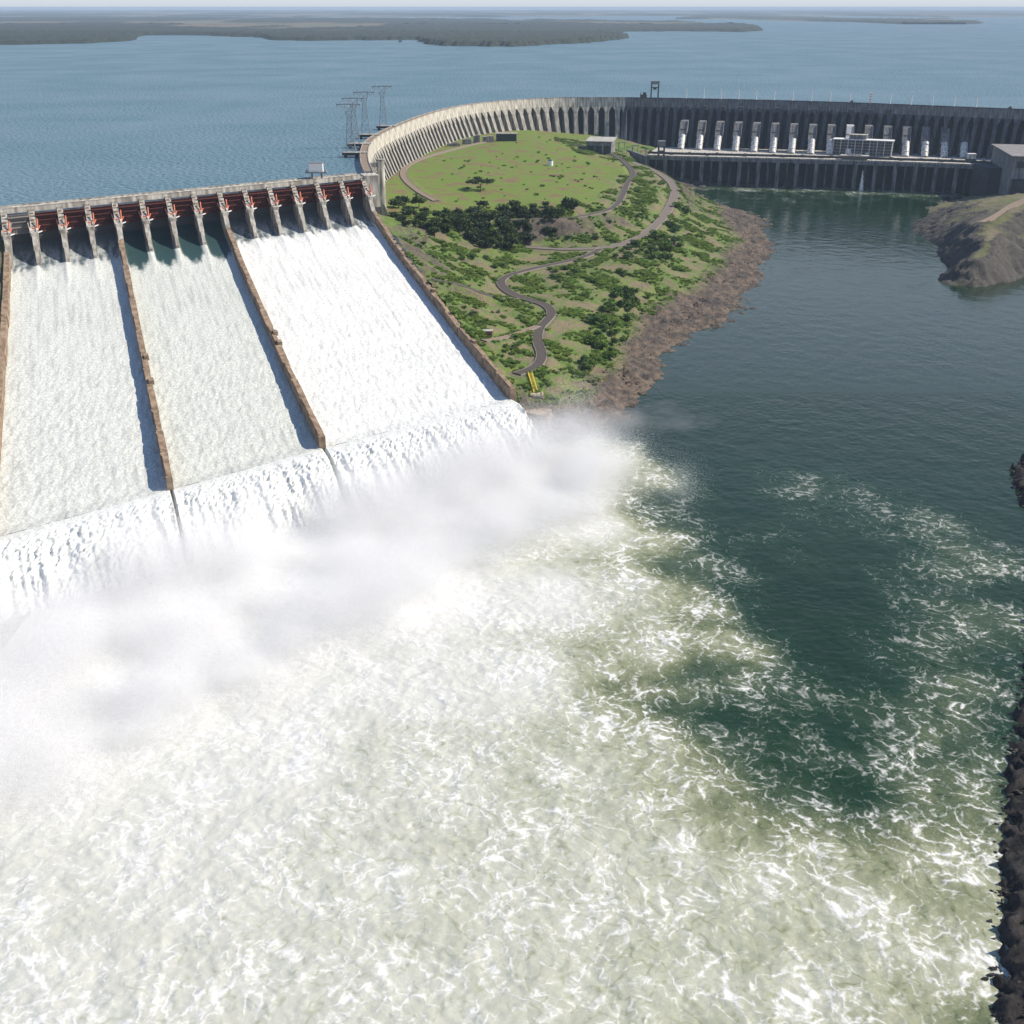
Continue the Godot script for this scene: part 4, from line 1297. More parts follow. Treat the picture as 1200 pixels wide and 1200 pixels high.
func main_dam() -> void:
	var root := thing("main_dam", "long dark main dam with a row of white penstocks", "dam")
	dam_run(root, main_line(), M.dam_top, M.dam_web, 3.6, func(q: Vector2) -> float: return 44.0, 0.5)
	# penstocks, one to a unit
	for i in 16:
		var b := penstock_foot(i)
		var n := Vector3(-0.24, 0, 0.97)
		var side := Vector3(n.z, 0, -n.x)
		var top := b - n * 44.0 + Vector3(0, 47, 0)
		var mid := b - n * 20.0 + Vector3(0, 21, 0)
		var s := Shape.new()
		s.tube(b - Vector3(0, 1.0, 0), mid + Vector3(0, 1.0, 0), 6.2, 6.2, 16)
		var pipe := part(root, "penstock", s.mesh(), M.pipe_white)
		var ring := Shape.new()
		for f in [0.3, 0.65]:
			var c := b.lerp(mid, f)
			var d := (mid - b).normalized() * 0.5
			ring.tube(c - d, c + d, 6.7, 6.7, 16)
		part(pipe, "ring", ring.mesh(), M.white_paint)
		var k := Shape.new()
		var bk := -n * 26.0
		k.hexa([mid - side * 6.4, mid + side * 6.4, mid + side * 6.4 + bk - Vector3(0, 14, 0), mid - side * 6.4 + bk - Vector3(0, 14, 0),
			top - side * 6.4, top + side * 6.4, top + side * 6.4 + bk * 0.9, top - side * 6.4 + bk * 0.9])
		part(pipe, "casing", k.mesh(), M.casing_pale if i == 9 else M.casing)
		var g := Shape.new()
		var lo := mid + n * 0.8 - (top - mid).normalized() * 1.0
		for e in [-1.0, 1.0]:
			g.bar(lo + side * 6.9 * e, top + side * 6.9 * e, 0.9, 3.0)
		g.bar(lerp(mid, top, 0.48) - side * 6.6 + n * 0.6, lerp(mid, top, 0.48) + side * 6.6 + n * 0.6, 0.8)
		part(pipe, "rib", g.mesh(), M.dam_top)
		# intake house on the crest above
		var q := Shape.new()
		var ch := b - n * 88.0
		q.box(Vector3(ch.x, 120.0, ch.z) + n * 4.0, Vector3(9.0, 8.0, 6.0), Basis(side, Vector3.UP, n))
		part(root, "intake_box", q.mesh(), M.dam_web)
	# lamp masts along the crest
	for i in 16:
		var b := penstock_foot(i)
		var at := crest_near(b.x + 22.0)
		var o := thing("lamp_mast", "thin white lamp mast on the dam crest, %s from the left" % ORDINAL[i], "lamp mast", Vector3(at.x, 133.2, at.y) + Vector3(0, 0, -4.0), "lamp masts along the main dam crest")
		if i == 10:
			tag(o, "thick red and white banded mast on the main dam crest")
		var s := Shape.new()
		s.tube(Vector3.ZERO, Vector3(0, 19, 0), 1.1, 0.8, 6)
		if i == 10:
			s.tube(Vector3(3.0, 0, 0), Vector3(3.0, 19, 0), 0.5, 0.4, 6)
		part(o, "pole", s.mesh(), M.white_paint)
		var h := Shape.new()
		if i == 10:
			for y in [3.0, 7.5, 12.0, 16.5]:
				h.box(Vector3(1.5, y, 0), Vector3(4.4, 1.1, 1.6))
		else:
			h.box(Vector3(0, 19.2, 0), Vector3(2.6, 0.5, 1.4))
		part(o, "band" if i == 10 else "lamp_head", h.mesh(), M.red_paint if i == 10 else M.white_paint)
	# gantry crane and machine house on the crest
	var c := crest_near(282.0)
	var g := thing("crest_gantry", "tall dark portal crane standing on the dam crest", "crane", Vector3(c.x, 133.2, c.y - 5.0))
	var leg := Shape.new()
	leg.box(Vector3(0, 15, 0), Vector3(1.6, 30, 1.6))
	for q in [Vector3(-7, 0, -4), Vector3(7, 0, -4), Vector3(-7, 0, 4), Vector3(7, 0, 4)]:
		part(g, "leg", leg.mesh(), M.dark_steel, q)
	var t := Shape.new()
	t.box(Vector3(0, 29, 0), Vector3(16.5, 6, 10))
	part(g, "top_house", t.mesh(), M.steel)
	var x := Shape.new()
	x.box(Vector3(0, 20, 4), Vector3(14, 1.4, 1.2)); x.box(Vector3(0, 20, -4), Vector3(14, 1.4, 1.2)); x.box(Vector3(0, 18, 0), Vector3(6, 4, 4))
	part(g, "trolley", x.mesh(), M.dark_steel)
	var mh := thing("machine_house", "low dark machine on the crest beside the portal crane", "machine", Vector3(c.x - 22.0, 133.2, c.y - 5.0))
	var ms := Shape.new()
	ms.box(Vector3(0, 3.5, 0), Vector3(13, 7, 8))
	part(mh, "body", ms.mesh(), M.dark_steel)
	var mt := Shape.new()
	mt.box(Vector3(2, 9, 0), Vector3(6, 4, 6)); mt.bar(Vector3(-5, 7, 0), Vector3(-7, 12, 0), 0.8)
	part(mh, "cabin", mt.mesh(), M.dark_steel)
	for q in [[905.0, 8.0, "middle"], [880.0, 6.0, "leftmost"], [940.0, 7.0, "rightmost"], [640.0, 5.0, ""]]:
		var cc := crest_near(q[0])
		var sh := Shape.new()
		sh.box(Vector3(0, 1.6, 0), Vector3(q[1], 3.2, 4.0))
		sh.box(Vector3(q[1] * 0.2, 3.9, 0), Vector3(q[1] * 0.45, 1.4, 3.4))
		single("crest_hut", sh.mesh(), M.dark_steel, ("%s of three small dark huts at the right end of the dam crest" % q[2]) if q[0] > 800.0 else "small dark hut on the main dam crest above the office block", "hut", Vector3(cc.x, 133.25, cc.y - 5.0), "huts at the right end of the crest" if q[0] > 800.0 else "")

func penstock_foot(i: int) -> Vector3:
	var f := i / 15.0
	var x := lerpf(321.0, 809.0, f)
	var z := lerpf(-2209.0, -2128.0, f / 0.47) if f < 0.47 else lerpf(-2128.0, -2072.0, (f - 0.47) / 0.53)
	return Vector3(x, 51.5, z)

func crest_near(x: float) -> Vector2:
	for k in range(13, CREST_LINE.size() - 1):
		var a: Vector2 = CREST_LINE[k]
		var b: Vector2 = CREST_LINE[k + 1]
		if x <= b.x:
			return a.lerp(b, (x - a.x) / (b.x - a.x))
	return CREST_LINE[-1]

# ---------------------------------------------------------------- powerhouse
func powerhouse() -> void:
	var root := thing("powerhouse", "long dark powerhouse with pale roof deck at the foot of the main dam", "powerhouse")
	var front: Array = resample([Vector2(248, -2128), Vector2(299, -2113), Vector2(466, -2081), Vector2(612, -2050), Vector2(751, -2010), Vector2(832, -1981)], 16.9)
	for i in front.size() - 1:
		var a: Vector2 = front[i]
		var b: Vector2 = front[i + 1]
		var t: Vector2 = (front[mini(i + 1, front.size() - 2)] - front[maxi(i - 1, 0)]).normalized()
		var n := Vector2(-t.y, t.x)
		var t2: Vector2 = (front[mini(i + 2, front.size() - 1)] - a).normalized()
		var n2 := Vector2(-t2.y, t2.x)
		var gap := (b - a).normalized() * 0.1
		var slab := func(o0: float, o1: float, y0: float, y1: float) -> ArrayMesh:
			var s := Shape.new()
			var p := [a + gap + n * o0, b - gap + n2 * o0, b - gap + n2 * o1, a + gap + n * o1]
			var h := []
			for y in [y0, y1]:
				for q in p:
					h.append(v3(q, y))
			s.hexa(h)
			return s.mesh()
		part(root, "front_wall", slab.call(-28.0, -24.0, -6.0, 43.0), M.dark_shade_concrete)  # recess wall coloured dark to carry the shade behind the piers
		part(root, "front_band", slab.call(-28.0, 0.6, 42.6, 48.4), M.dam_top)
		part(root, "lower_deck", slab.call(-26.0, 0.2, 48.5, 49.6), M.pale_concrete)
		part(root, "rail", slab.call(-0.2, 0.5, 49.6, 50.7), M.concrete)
		part(root, "roof_step", slab.call(-27.2, -26.1, 47.0, 53.6), M.dark_shade_concrete)
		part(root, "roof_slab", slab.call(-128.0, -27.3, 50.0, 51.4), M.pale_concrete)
		var s := Shape.new()
		var w := 3.3 if i % 2 == 0 else 1.7
		var reach := 0.0 if i % 2 == 0 else -2.5
		var h := []
		for y in [-6.0, 42.5]:
			for q in [a - t * w - n * 24.2, a + t * w - n * 24.2, a + t * w + n * reach, a - t * w + n * reach]:
				h.append(v3(q, y))
		s.hexa(h)
		part(root, "pier", s.mesh(), M.dam_top if i % 2 == 0 else M.dam_web)
		# hatch covers and small plant on the deck
		if i % 3 == 1:
			var k := Shape.new()
			var m := (a + b) / 2.0 - n * 34.0
			k.box(v3(m, 52.6), Vector3(5, 2.4, 4))
			part(root, "hatch", k.mesh(), M.dark_steel if i % 2 else M.steel)
		if i % 4 == 2:
			var k := Shape.new()
			var m := (a + b) / 2.0 - n * 20.0
			k.box(v3(m, 51.6), Vector3(6, 4, 4))
			part(root, "vent_house", k.mesh(), M.dark_shade_concrete)
	# west end wall
	var e := Shape.new()
	e.hexa([Vector3(246, -6, -2128), Vector3(252, -6, -2126), Vector3(222, -6, -2246), Vector3(216, -6, -2246), Vector3(246, 48.3, -2128), Vector3(252, 48.3, -2126), Vector3(222, 48.3, -2246), Vector3(216, 48.3, -2246)])
	part(root, "end_wall", e.mesh(), M.dam_top)
	# low platform in front of the office block
	var cano := thing("deck_pavilion", "low dark flat roofed pavilion on the powerhouse deck before the office block", "pavilion", Vector3(612.0, 49.7, -2066.0))
	var s1 := Shape.new()
	s1.box(Vector3(0, 3, 0), Vector3(44, 6, 12), Basis.from_euler(Vector3(0, -0.27, 0)))
	part(cano, "wall", s1.mesh(), M.dark_steel)
	var s2 := Shape.new()
	s2.box(Vector3(0, 6.7, 0), Vector3(49, 1.2, 15), Basis.from_euler(Vector3(0, -0.27, 0)))
	part(cano, "roof", s2.mesh(), M.pale_concrete)
	var s3 := Shape.new()
	s3.box(Vector3(0, 8.2, 0), Vector3(24, 1.8, 7), Basis.from_euler(Vector3(0, -0.27, 0)))
	part(cano, "skylight", s3.mesh(), M.steel)
	# deck cranes
	var pc := thing("deck_crane", "dark portal crane at the left end of the powerhouse deck", "crane", Vector3(272.0, 49.7, -2112.0))
	var leg := Shape.new()
	leg.box(Vector3(0, 9, 0), Vector3(1.8, 18, 1.8))
	for q in [Vector3(-5, 0, -5), Vector3(5, 0, -5), Vector3(-5, 0, 5), Vector3(5, 0, 5)]:
		part(pc, "leg", leg.mesh(), M.dark_steel, q)
	var hd := Shape.new()
	hd.box(Vector3(0, 22.5, 0), Vector3(12.5, 9, 13))
	part(pc, "head", hd.mesh(), M.roof_grey)
	var cb := Shape.new()
	cb.box(Vector3(0, 9, 5.0), Vector3(9, 1.2, 1.2)); cb.box(Vector3(0, 9, -5.0), Vector3(9, 1.2, 1.2))
	part(pc, "crossbeam", cb.mesh(), M.dark_steel)
	# a leak of white water from the front
	var jet := Shape.new()
	for k in 12:
		var y0 := 34.0 * (1.0 - k / 12.0)
		var y1 := 34.0 * (1.0 - (k + 1) / 12.0)
		jet.tube(Vector3(0.4 * sin(k * 2.1), y0, k * 0.25), Vector3(0.4 * sin(k * 2.1 + 2.1), y1, k * 0.25 + 0.25), 0.5 + k * 0.3, 0.8 + k * 0.3, 9, false)
	single("leaking_water", jet.mesh(), M.white_paint, "thin white jet of water falling from the powerhouse front", "water jet", Vector3(622.0, 0.0, -2040.0))

# ---------------------------------------------------------------- buildings
func turned(a: float) -> Basis:
	return Basis.from_euler(Vector3(0, a, 0))

func buildings() -> void:
	# office block on the deck
	var turn := -0.38
	var o := thing("office_block", "five storey office block with window bands on the powerhouse deck", "building", Vector3(640.0, 51.4, -2118.0))
	o.rotation.y = turn
	var s := Shape.new()
	s.box(Vector3(0, 13.2, 0), Vector3(104, 26.4, 20))
	part(o, "wall", s.mesh(), M.facade)
	var rf := Shape.new()
	rf.box(Vector3(0, 26.9, 0), Vector3(107, 1.0, 23))
	part(o, "roof", rf.mesh(), M.white_paint)
	var up := Shape.new()
	up.box(Vector3(-10, 31.0, -1), Vector3(30, 7.0, 15))
	part(o, "roof_house", up.mesh(), M.facade)
	var up2 := Shape.new()
	up2.box(Vector3(-10, 35.0, -1), Vector3(33, 0.8, 17))
	part(o, "roof_house_top", up2.mesh(), M.pale_concrete)
	var pane := Shape.new()
	pane.box(Vector3.ZERO, Vector3(5.0, 3.0, 0.3))
	var pane_mesh := pane.mesh()
	var sill := Shape.new()
	sill.box(Vector3(0, -1.9, 0.5), Vector3(6.2, 0.7, 1.2))
	var sill_mesh := sill.mesh()
	for f in 5:
		for k in 16:
			var w := part(o, "window", pane_mesh, M.glass_dark, Vector3(-48.0 + k * 6.4, 3.4 + f * 5.1, 10.2))
			part(w, "sill", sill_mesh, M.facade)
	for k in 9:
		var fin := Shape.new()
		fin.box(Vector3(-51.2 + k * 12.8, 13.0, 10.6), Vector3(0.8, 25.6, 1.2))
		part(o, "fin", fin.mesh(), M.white_paint)
	# assembly hall at the right end
	var h := thing("assembly_hall", "large grey hall with a sloping roof at the right end of the powerhouse", "hall")
	var p := [Vector3(838, 10, -2022), Vector3(808, 10, -1864), Vector3(960, 10, -1834), Vector3(985, 10, -1990)]
	var w := Shape.new()
	w.hexa([p[0], p[1], p[2], p[3], p[0] + Vector3(0, 69, 0), p[1] + Vector3(0, 68, 0), p[2] + Vector3(0, 68, 0), p[3] + Vector3(0, 69, 0)])
	part(h, "wall", w.mesh(), M.facade)
	var hr := Shape.new()
	var up3 := Vector3(0, 69.4, 0)
	hr.hexa([p[0] + Vector3(-3, 69.2, -3), p[1] + Vector3(-4, 68.2, 4), p[2] + Vector3(4, 68.2, 4), p[3] + Vector3(3, 69.2, -3), p[0] + Vector3(-3, 70.8, -3), p[1] + Vector3(-4, 69.8, 4), p[2] + Vector3(4, 69.8, 4), p[3] + Vector3(3, 70.8, -3)])
	part(h, "roof", hr.mesh(), M.roof_grey)
	var wing := Shape.new()
	wing.hexa([Vector3(796, -4, -1990), Vector3(800, -4, -1930), Vector3(820, -4, -1926), Vector3(832, -4, -1990), Vector3(796, 52, -1990), Vector3(800, 52, -1930), Vector3(820, 52, -1926), Vector3(832, 52, -1990)])
	part(h, "annex", wing.mesh(), M.dark_shade_concrete)
	var low := Shape.new()
	low.hexa([Vector3(812, 10, -1862), Vector3(814, 10, -1846), Vector3(960, 10, -1816), Vector3(962, 10, -1832), Vector3(812, 44, -1862), Vector3(814, 42, -1846), Vector3(960, 42, -1816), Vector3(962, 44, -1832)])
	part(h, "apron_wall", low.mesh(), M.dark_shade_concrete)
	for k in 6:
		var pane2 := Shape.new()
		var q: Vector3 = p[1].lerp(p[2], 0.1 + k * 0.15)
		pane2.box(q + Vector3(-1.0, 56, 0.6), Vector3(14, 10, 1.2), turned(-0.195))
		part(h, "window", pane2.mesh(), M.glass_dark)
	var tk := thing("roof_cabin", "small white cabin at the right end of the powerhouse deck", "cabin", Vector3(806.0, 51.4, -2030.0))
	var tks := Shape.new()
	tks.box(Vector3(0, 8.0, 0), Vector3(13, 8, 10)); part(tk, "wall", tks.mesh(), M.pipe_white)
	var tkl := Shape.new()
	tkl.box(Vector3(0, 2.0, 0), Vector3(15, 4, 12)); part(tk, "base", tkl.mesh(), M.dark_shade_concrete)
	var tkr := Shape.new()
	tkr.box(Vector3(0, 12.3, 0), Vector3(14, 0.6, 11)); part(tk, "roof", tkr.mesh(), M.white_paint)
	# the hall by the meadow
	var g := thing("meadow_hall", "pale roofed hall with open bays beside the meadow at the dam foot", "hall", Vector3(154.0, 64.0, -2030.0))
	g.rotation.y = -0.22
	var gw := Shape.new()
	gw.box(Vector3(0, 10.5, -10), Vector3(44, 21, 50)); part(g, "wall", gw.mesh(), M.facade)
	var gr := Shape.new()
	gr.hexa([Vector3(-24, 21.1, 18), Vector3(24, 21.1, 18), Vector3(24, 23.1, -38), Vector3(-24, 23.1, -38), Vector3(-24, 22.3, 18), Vector3(24, 22.3, 18), Vector3(24, 24.3, -38), Vector3(-24, 24.3, -38)])
	part(g, "roof", gr.mesh(), M.roof_pale)
	for k in 3:
		var dr := Shape.new()
		dr.box(Vector3(-14 + k * 14, 7.5, 15.1), Vector3(11, 14, 0.5))
		part(g, "bay_door", dr.mesh(), M.glass_dark)
	for k in 3:
		var dr := Shape.new()
		dr.box(Vector3(22.1, 13, -24 + k * 14), Vector3(0.5, 4, 9))
		part(g, "side_window", dr.mesh(), M.facade)
	var sh := thing("dark_shed", "small dark shed with pale roof under the curved dam", "shed", Vector3(-10.0, ground(-10, -2068), -2068.0))
	var s1 := Shape.new()
	s1.box(Vector3(0, 6, 0), Vector3(36, 12, 18)); part(sh, "wall", s1.mesh(), M.glass_dark)
	var s2 := Shape.new()
	s2.box(Vector3(0, 12.5, 0), Vector3(39, 1.0, 21)); part(sh, "roof", s2.mesh(), M.concrete)
	for q in [[-62.0, -2040.0, 12.0, 13.0, "tall weathered concrete block standing at the meadow edge"], [-78.0, -2020.0, 16.0, 9.0, "wide weathered concrete block standing at the meadow edge"], [-42.0, -2052.0, 20.0, 10.0, "pale concrete block next to the dark shed"], [-100.0, -1990.0, 22.0, 6.0, "low long concrete block under the curved dam"]]:
		var b := Shape.new()
		b.box(Vector3(0, q[3] / 2.0 - 1.0, 0), Vector3(q[2], q[3], 8)); b.box(Vector3(q[2] * 0.2, q[3] - 0.5, -1), Vector3(q[2] * 0.5, 2.0, 5))
		single("concrete_block", b.mesh(), M.concrete, q[4], "block", Vector3(q[0], ground(q[0], q[1]), q[1]))
	# steel frames of the switchyard
	for k in 6:
		var at := Vector3(196.0 + k * 13.0, 0, -2190.0 - (k % 2) * 26.0)
		at.y = land.at(at.x, at.z) - 1.0
		var f := thing("switchyard_frame", "grey steel portal frame beside the meadow hall, %s from the left" % ORDINAL[k], "frame", at, "switchyard frames")
		var l := Shape.new()
		l.bar(Vector3.ZERO, Vector3(1.0, 15, 0), 0.8)
		part(f, "post", l.mesh(), M.steel, Vector3(-6, 0, 0))
		part(f, "post", l.mesh(), M.steel, Vector3(5, 0, 0))
		var bm := Shape.new()
		bm.box(Vector3(0, 15.2, 0), Vector3(14, 1.0, 1.0)); part(f, "beam", bm.mesh(), M.steel)
	# monument tank in the meadow
	var mo: Vector3 = Vector3(59.9, 72.5, -1800.2)
	var mt := thing("meadow_tank", "small white drum with dark cap among bushes in the meadow", "tank", Vector3(mo.x, ground(mo.x, mo.z), mo.z))
	var m1 := Shape.new()
	m1.tube(Vector3(0, -1, 0), Vector3(0, 7.5, 0), 4.2, 4.2, 16); part(mt, "drum", m1.mesh(), M.white_paint)
	var m2 := Shape.new()
	m2.tube(Vector3(0, 7.5, 0), Vector3(0, 9.5, 0), 4.5, 0.6, 16); part(mt, "cap", m2.mesh(), M.steel)
	# red shed by the chute wall
	var rs: Vector3 = Vector3(-23.0, 39, -940.7)
	var r := thing("red_shed", "little red brick shed beside the chute wall", "shed", Vector3(rs.x + 2.0, ground(rs.x + 2.0, rs.z), rs.z))
	var r1 := Shape.new()
	r1.box(Vector3(0, 2.0, 0), Vector3(8, 4.6, 5)); part(r, "wall", r1.mesh(), M.brick)
	var r2 := Shape.new()
	r2.box(Vector3(0, 4.6, 0), Vector3(9, 0.6, 6)); part(r, "roof", r2.mesh(), M.roof_pale)
	var r3 := Shape.new()
	r3.box(Vector3(1.5, 1.6, 2.55), Vector3(1.4, 2.6, 0.2)); part(r, "door", r3.mesh(), M.dark_steel)
	# yellow stair at the end of the spillway
	var a: Vector3 = Vector3(14.5, 27, -863.5)
	var b: Vector3 = Vector3(19.0, 17, -843.5)
	var y := thing("yellow_stair", "yellow steel stair leading down to a railed platform at the spillway end", "stair")
	var across := Vector3(b.z - a.z, 0, a.x - b.x).normalized() * 1.6
	for e in [-1.0, 1.0]:
		var st := Shape.new()
		st.bar(a + across * e + Vector3(0, 1.4, 0), b + across * e + Vector3(0, 1.4, 0), 0.5, 0.8); part(y, "stringer", st.mesh(), M.yellow_paint)
		var hr2 := Shape.new()
		hr2.bar(a + across * e + Vector3(0, 3.0, 0), b + across * e + Vector3(0, 3.0, 0), 0.28); part(y, "handrail", hr2.mesh(), M.yellow_paint)
	for k in 16:
		var st := Shape.new()
		var c := a.lerp(b, (k + 0.5) / 16.0) + Vector3(0, 1.6, 0)
		st.bar(c - across, c + across, 1.0, 0.25); part(y, "tread", st.mesh(), M.yellow_paint)
	var pb := b + (b - a).normalized() * 3.0
	var pl := Shape.new()
	pl.box(Vector3(pb.x, 17.6, pb.z), Vector3(10, 1.2, 9)); part(y, "platform", pl.mesh(), M.pale_concrete)
	for q in [[Vector3(-4.6, 0, 4.2), Vector3(4.6, 0, 4.2)], [Vector3(4.6, 0, 4.2), Vector3(4.6, 0, -4.2)], [Vector3(-4.6, 0, 4.2), Vector3(-4.6, 0, -4.2)]]:
		for hh in [18.9, 19.6]:
			var rl := Shape.new()
			rl.bar(Vector3(pb.x, hh, pb.z) + q[0], Vector3(pb.x, hh, pb.z) + q[1], 0.28); part(y, "rail", rl.mesh(), M.yellow_paint)
	var blockm := Shape.new()
	blockm.hexa([Vector3(pb.x - 7, -4, pb.z - 8), Vector3(pb.x + 7, -4, pb.z - 8), Vector3(pb.x + 6, -4, pb.z + 7), Vector3(pb.x - 7, -4, pb.z + 7), Vector3(pb.x - 6, 16.9, pb.z - 7), Vector3(pb.x + 6, 16.9, pb.z - 7), Vector3(pb.x + 5, 16.9, pb.z + 5), Vector3(pb.x - 6, 16.9, pb.z + 5)])
	part(y, "pier", blockm.mesh(), M.brown_concrete)
	# cut stone quay under the platform
	var qy := Shape.new()
	qy.hexa([Vector3(8, -4, -812), Vector3(30, -4, -806), Vector3(34, -4, -822), Vector3(10, -4, -834), Vector3(9, 12, -816), Vector3(27, 10, -810), Vector3(31, 11, -824), Vector3(11, 13, -834)])
	single("end_sill_block", qy.mesh(), M.brown_concrete, "brown concrete block at the waterline under the yellow stair", "block")

# ---------------------------------------------------------------- pylons on the lake
func pylons() -> void:
	var spots := [[-199.0, -1439.0, 57.0, "nearest of the four lattice pylons beside the curved dam"], [-206.0, -1537.0, 57.0, "second nearest lattice pylon beside the curved dam"], [-206.0, -1651.0, 57.0, "third lattice pylon from the spillway beside the curved dam"], [-194.0, -1775.0, 57.0, "farthest of the four lattice pylons beside the curved dam"]]
	var proto: Node3D = null
	for i in 4:
		var q: Array = spots[i]
		var pl := thing("pylon_platform", "dark slab platform on columns carrying the %s pylon" % ["nearest", "second", "third", "farthest"][i], "platform", Vector3(q[0], 0, q[1]), "pylon platforms along the dam")
		var s := Shape.new()
		s.box(Vector3(4, 132.2, 0), Vector3(30, 3.0, 17)); part(pl, "slab", s.mesh(), M.dark_shade_concrete)
		var top := Shape.new()
		top.box(Vector3(4, 133.9, 0), Vector3(29, 0.3, 16)); part(pl, "top", top.mesh(), M.concrete)
		for e in [Vector3(-8, 0, -5), Vector3(-8, 0, 5), Vector3(6, 0, -5), Vector3(6, 0, 5)]:
			var c := Shape.new()
			c.tube(e + Vector3(0, 112, 0), e + Vector3(0, 130.6, 0), 1.2, 1.2, 10); part(pl, "column", c.mesh(), M.dark_shade_concrete)
		var py: Node3D
		if proto == null:
			py = make_pylon(q[3])
			proto = py
		else:
			py = copy_of(proto, q[3], "")
		py.position = Vector3(q[0] - 1.0, 134.05, q[1])

func make_pylon(label: String) -> Node3D:
	var o := thing("lattice_pylon", label, "pylon")
	var levels := [[0.0, 6.0], [12.0, 4.9], [23.0, 3.9], [33.0, 3.0], [40.0, 2.4], [47.0, 4.2], [56.0, 7.4]]
	var corner := func(k: int, y: float, r: float) -> Vector3:
		return Vector3(r * (1 if k in [0, 3] else -1), y, 0.6 * r * (1 if k < 2 else -1))
	for k in 4:
		var s := Shape.new()
		for i in levels.size() - 1:
			s.bar(corner.call(k, levels[i][0], levels[i][1]), corner.call(k, levels[i + 1][0], levels[i + 1][1]), 0.42)
		part(o, "leg", s.mesh(), M.pylon)
	for i in levels.size() - 1:
		var s := Shape.new()
		for k in 4:
			var l := (k + 1) % 4
			s.bar(corner.call(k, levels[i][0], levels[i][1]), corner.call(l, levels[i + 1][0], levels[i + 1][1]), 0.26)
			s.bar(corner.call(l, levels[i][0], levels[i][1]), corner.call(k, levels[i + 1][0], levels[i + 1][1]), 0.26)
			s.bar(corner.call(k, levels[i + 1][0], levels[i + 1][1]), corner.call(l, levels[i + 1][0], levels[i + 1][1]), 0.3)
		part(o, "bracing", s.mesh(), M.pylon)
	var arm := Shape.new()
	arm.bar(Vector3(-15, 55.6, 0), Vector3(15, 55.6, 0), 0.7, 1.0)
	arm.bar(Vector3(-15, 55.6, 0), Vector3(-7, 52.0, 0), 0.4); arm.bar(Vector3(15, 55.6, 0), Vector3(7, 52.0, 0), 0.4)
	arm.bar(Vector3(-10, 56, 0), Vector3(-9, 59, 0), 0.4); arm.bar(Vector3(10, 56, 0), Vector3(9, 59, 0), 0.4)
	part(o, "crossarm", arm.mesh(), M.pylon)
	for x in [-14.0, -5.0, 5.0, 14.0]:
		var s := Shape.new()
		s.tube(Vector3(x, 55, 0), Vector3(x, 51, 0), 0.3, 0.3, 6); part(o, "insulator", s.mesh(), M.pylon)
	return o

# ---------------------------------------------------------------- plants
func crown(kind: String, seed_: int) -> Shape:
	var r := RandomNumberGenerator.new()
	r.seed = seed_
	var s := Shape.new()
	var clumps := []
	var n := 9
	for k in n:
		var a := r.randf() * TAU
		var d := sqrt(r.randf())
		match kind:
			"umbrella":
				clumps.append([Vector3(cos(a) * d * 0.72, 0.62 + r.randf() * 0.22, sin(a) * d * 0.72), Vector3(0.30, 0.10, 0.30) * r.randf_range(0.8, 1.2)])
			"bush":
				clumps.append([Vector3(cos(a) * d * 0.42, 0.25 + r.randf() * 0.45 * (1.0 - d * 0.5), sin(a) * d * 0.42), Vector3(0.26, 0.24, 0.26) * r.randf_range(0.7, 1.2)])
			_:
				clumps.append([Vector3(cos(a) * d * 0.36, 0.38 + r.randf() * 0.46 * (1.0 - d * 0.45), sin(a) * d * 0.36), Vector3(0.24, 0.19, 0.24) * r.randf_range(0.7, 1.25)])
	for c in clumps:
		for k in 44:
			var q := Vector3(r.randfn(), r.randfn(), r.randfn()).normalized() * pow(r.randf(), 0.4)
			var at: Vector3 = c[0] + q * c[1]
			if at.y < 0.03:
				at.y = 0.03
			var u := Vector3(r.randfn(), r.randfn() * 0.6, r.randfn()).normalized()
			var w := u.cross(Vector3(r.randfn(), r.randfn(), r.randfn())).normalized()
			var size := r.randf_range(0.045, 0.10)
			s.tint = Color(1, 1, 1) * r.randf_range(0.7, 1.25)
			s.tint.a = 1.0
			s.tri(at - u * size, at + u * size * 0.6 + w * size * 0.7, at + u * size * 0.5 - w * size * 0.7)
			s.tri(at + u * size * 0.6 + w * size * 0.7, at + u * size * 1.5, at + u * size * 0.5 - w * size * 0.7)
	return s

func stem(kind: String) -> Shape:
	var s := Shape.new()
	var top := 0.3 if kind == "bush" else 0.55
	s.tube(Vector3(0, -0.06, 0), Vector3(0.01, top, 0), 0.035, 0.018, 6, false)
	for k in 4:
		var a := k * TAU / 4.0 + 0.4
		var reach := 0.5 if kind == "umbrella" else 0.24
		s.tube(Vector3(0.01, top * 0.8, 0), Vector3(cos(a) * reach, top * 1.25, sin(a) * reach), 0.016, 0.007, 5, false)
	return s

const ZONE_SAYS := {
	"wood": ["wide_tree", "dark green tree in the wood below the meadow", "tree", "trees of the wood below the meadow"],
	"bank": ["bank_bush", "olive bush on the bank between two roads", "bush", "bushes between the two roads"],
	"east": ["leafy_tree", "green tree below the wide curving road", "tree", "trees below the wide road"],
	"midslope": ["slope_bush", "round bush inside the winding road bend", "bush", "bushes in the road bend"],
	"lower": ["gully_tree", "green tree just above the brown rocks", "tree", "trees above the shore rocks"],
	"westslope": ["scrub_bush", "bush between wood and chute wall", "bush", "bushes beside the upper chute wall"],
	"wallside": ["wallside_bush", "bush between winding road and chute wall", "bush", "bushes beside the lower chute wall"],
	"meadow": ["meadow_bush", "dark bush on the open meadow", "bush", "bushes on the meadow"],
	"shoreside": ["shore_bush", "pale bush above the shore rocks", "bush", "bushes above the shore"]}

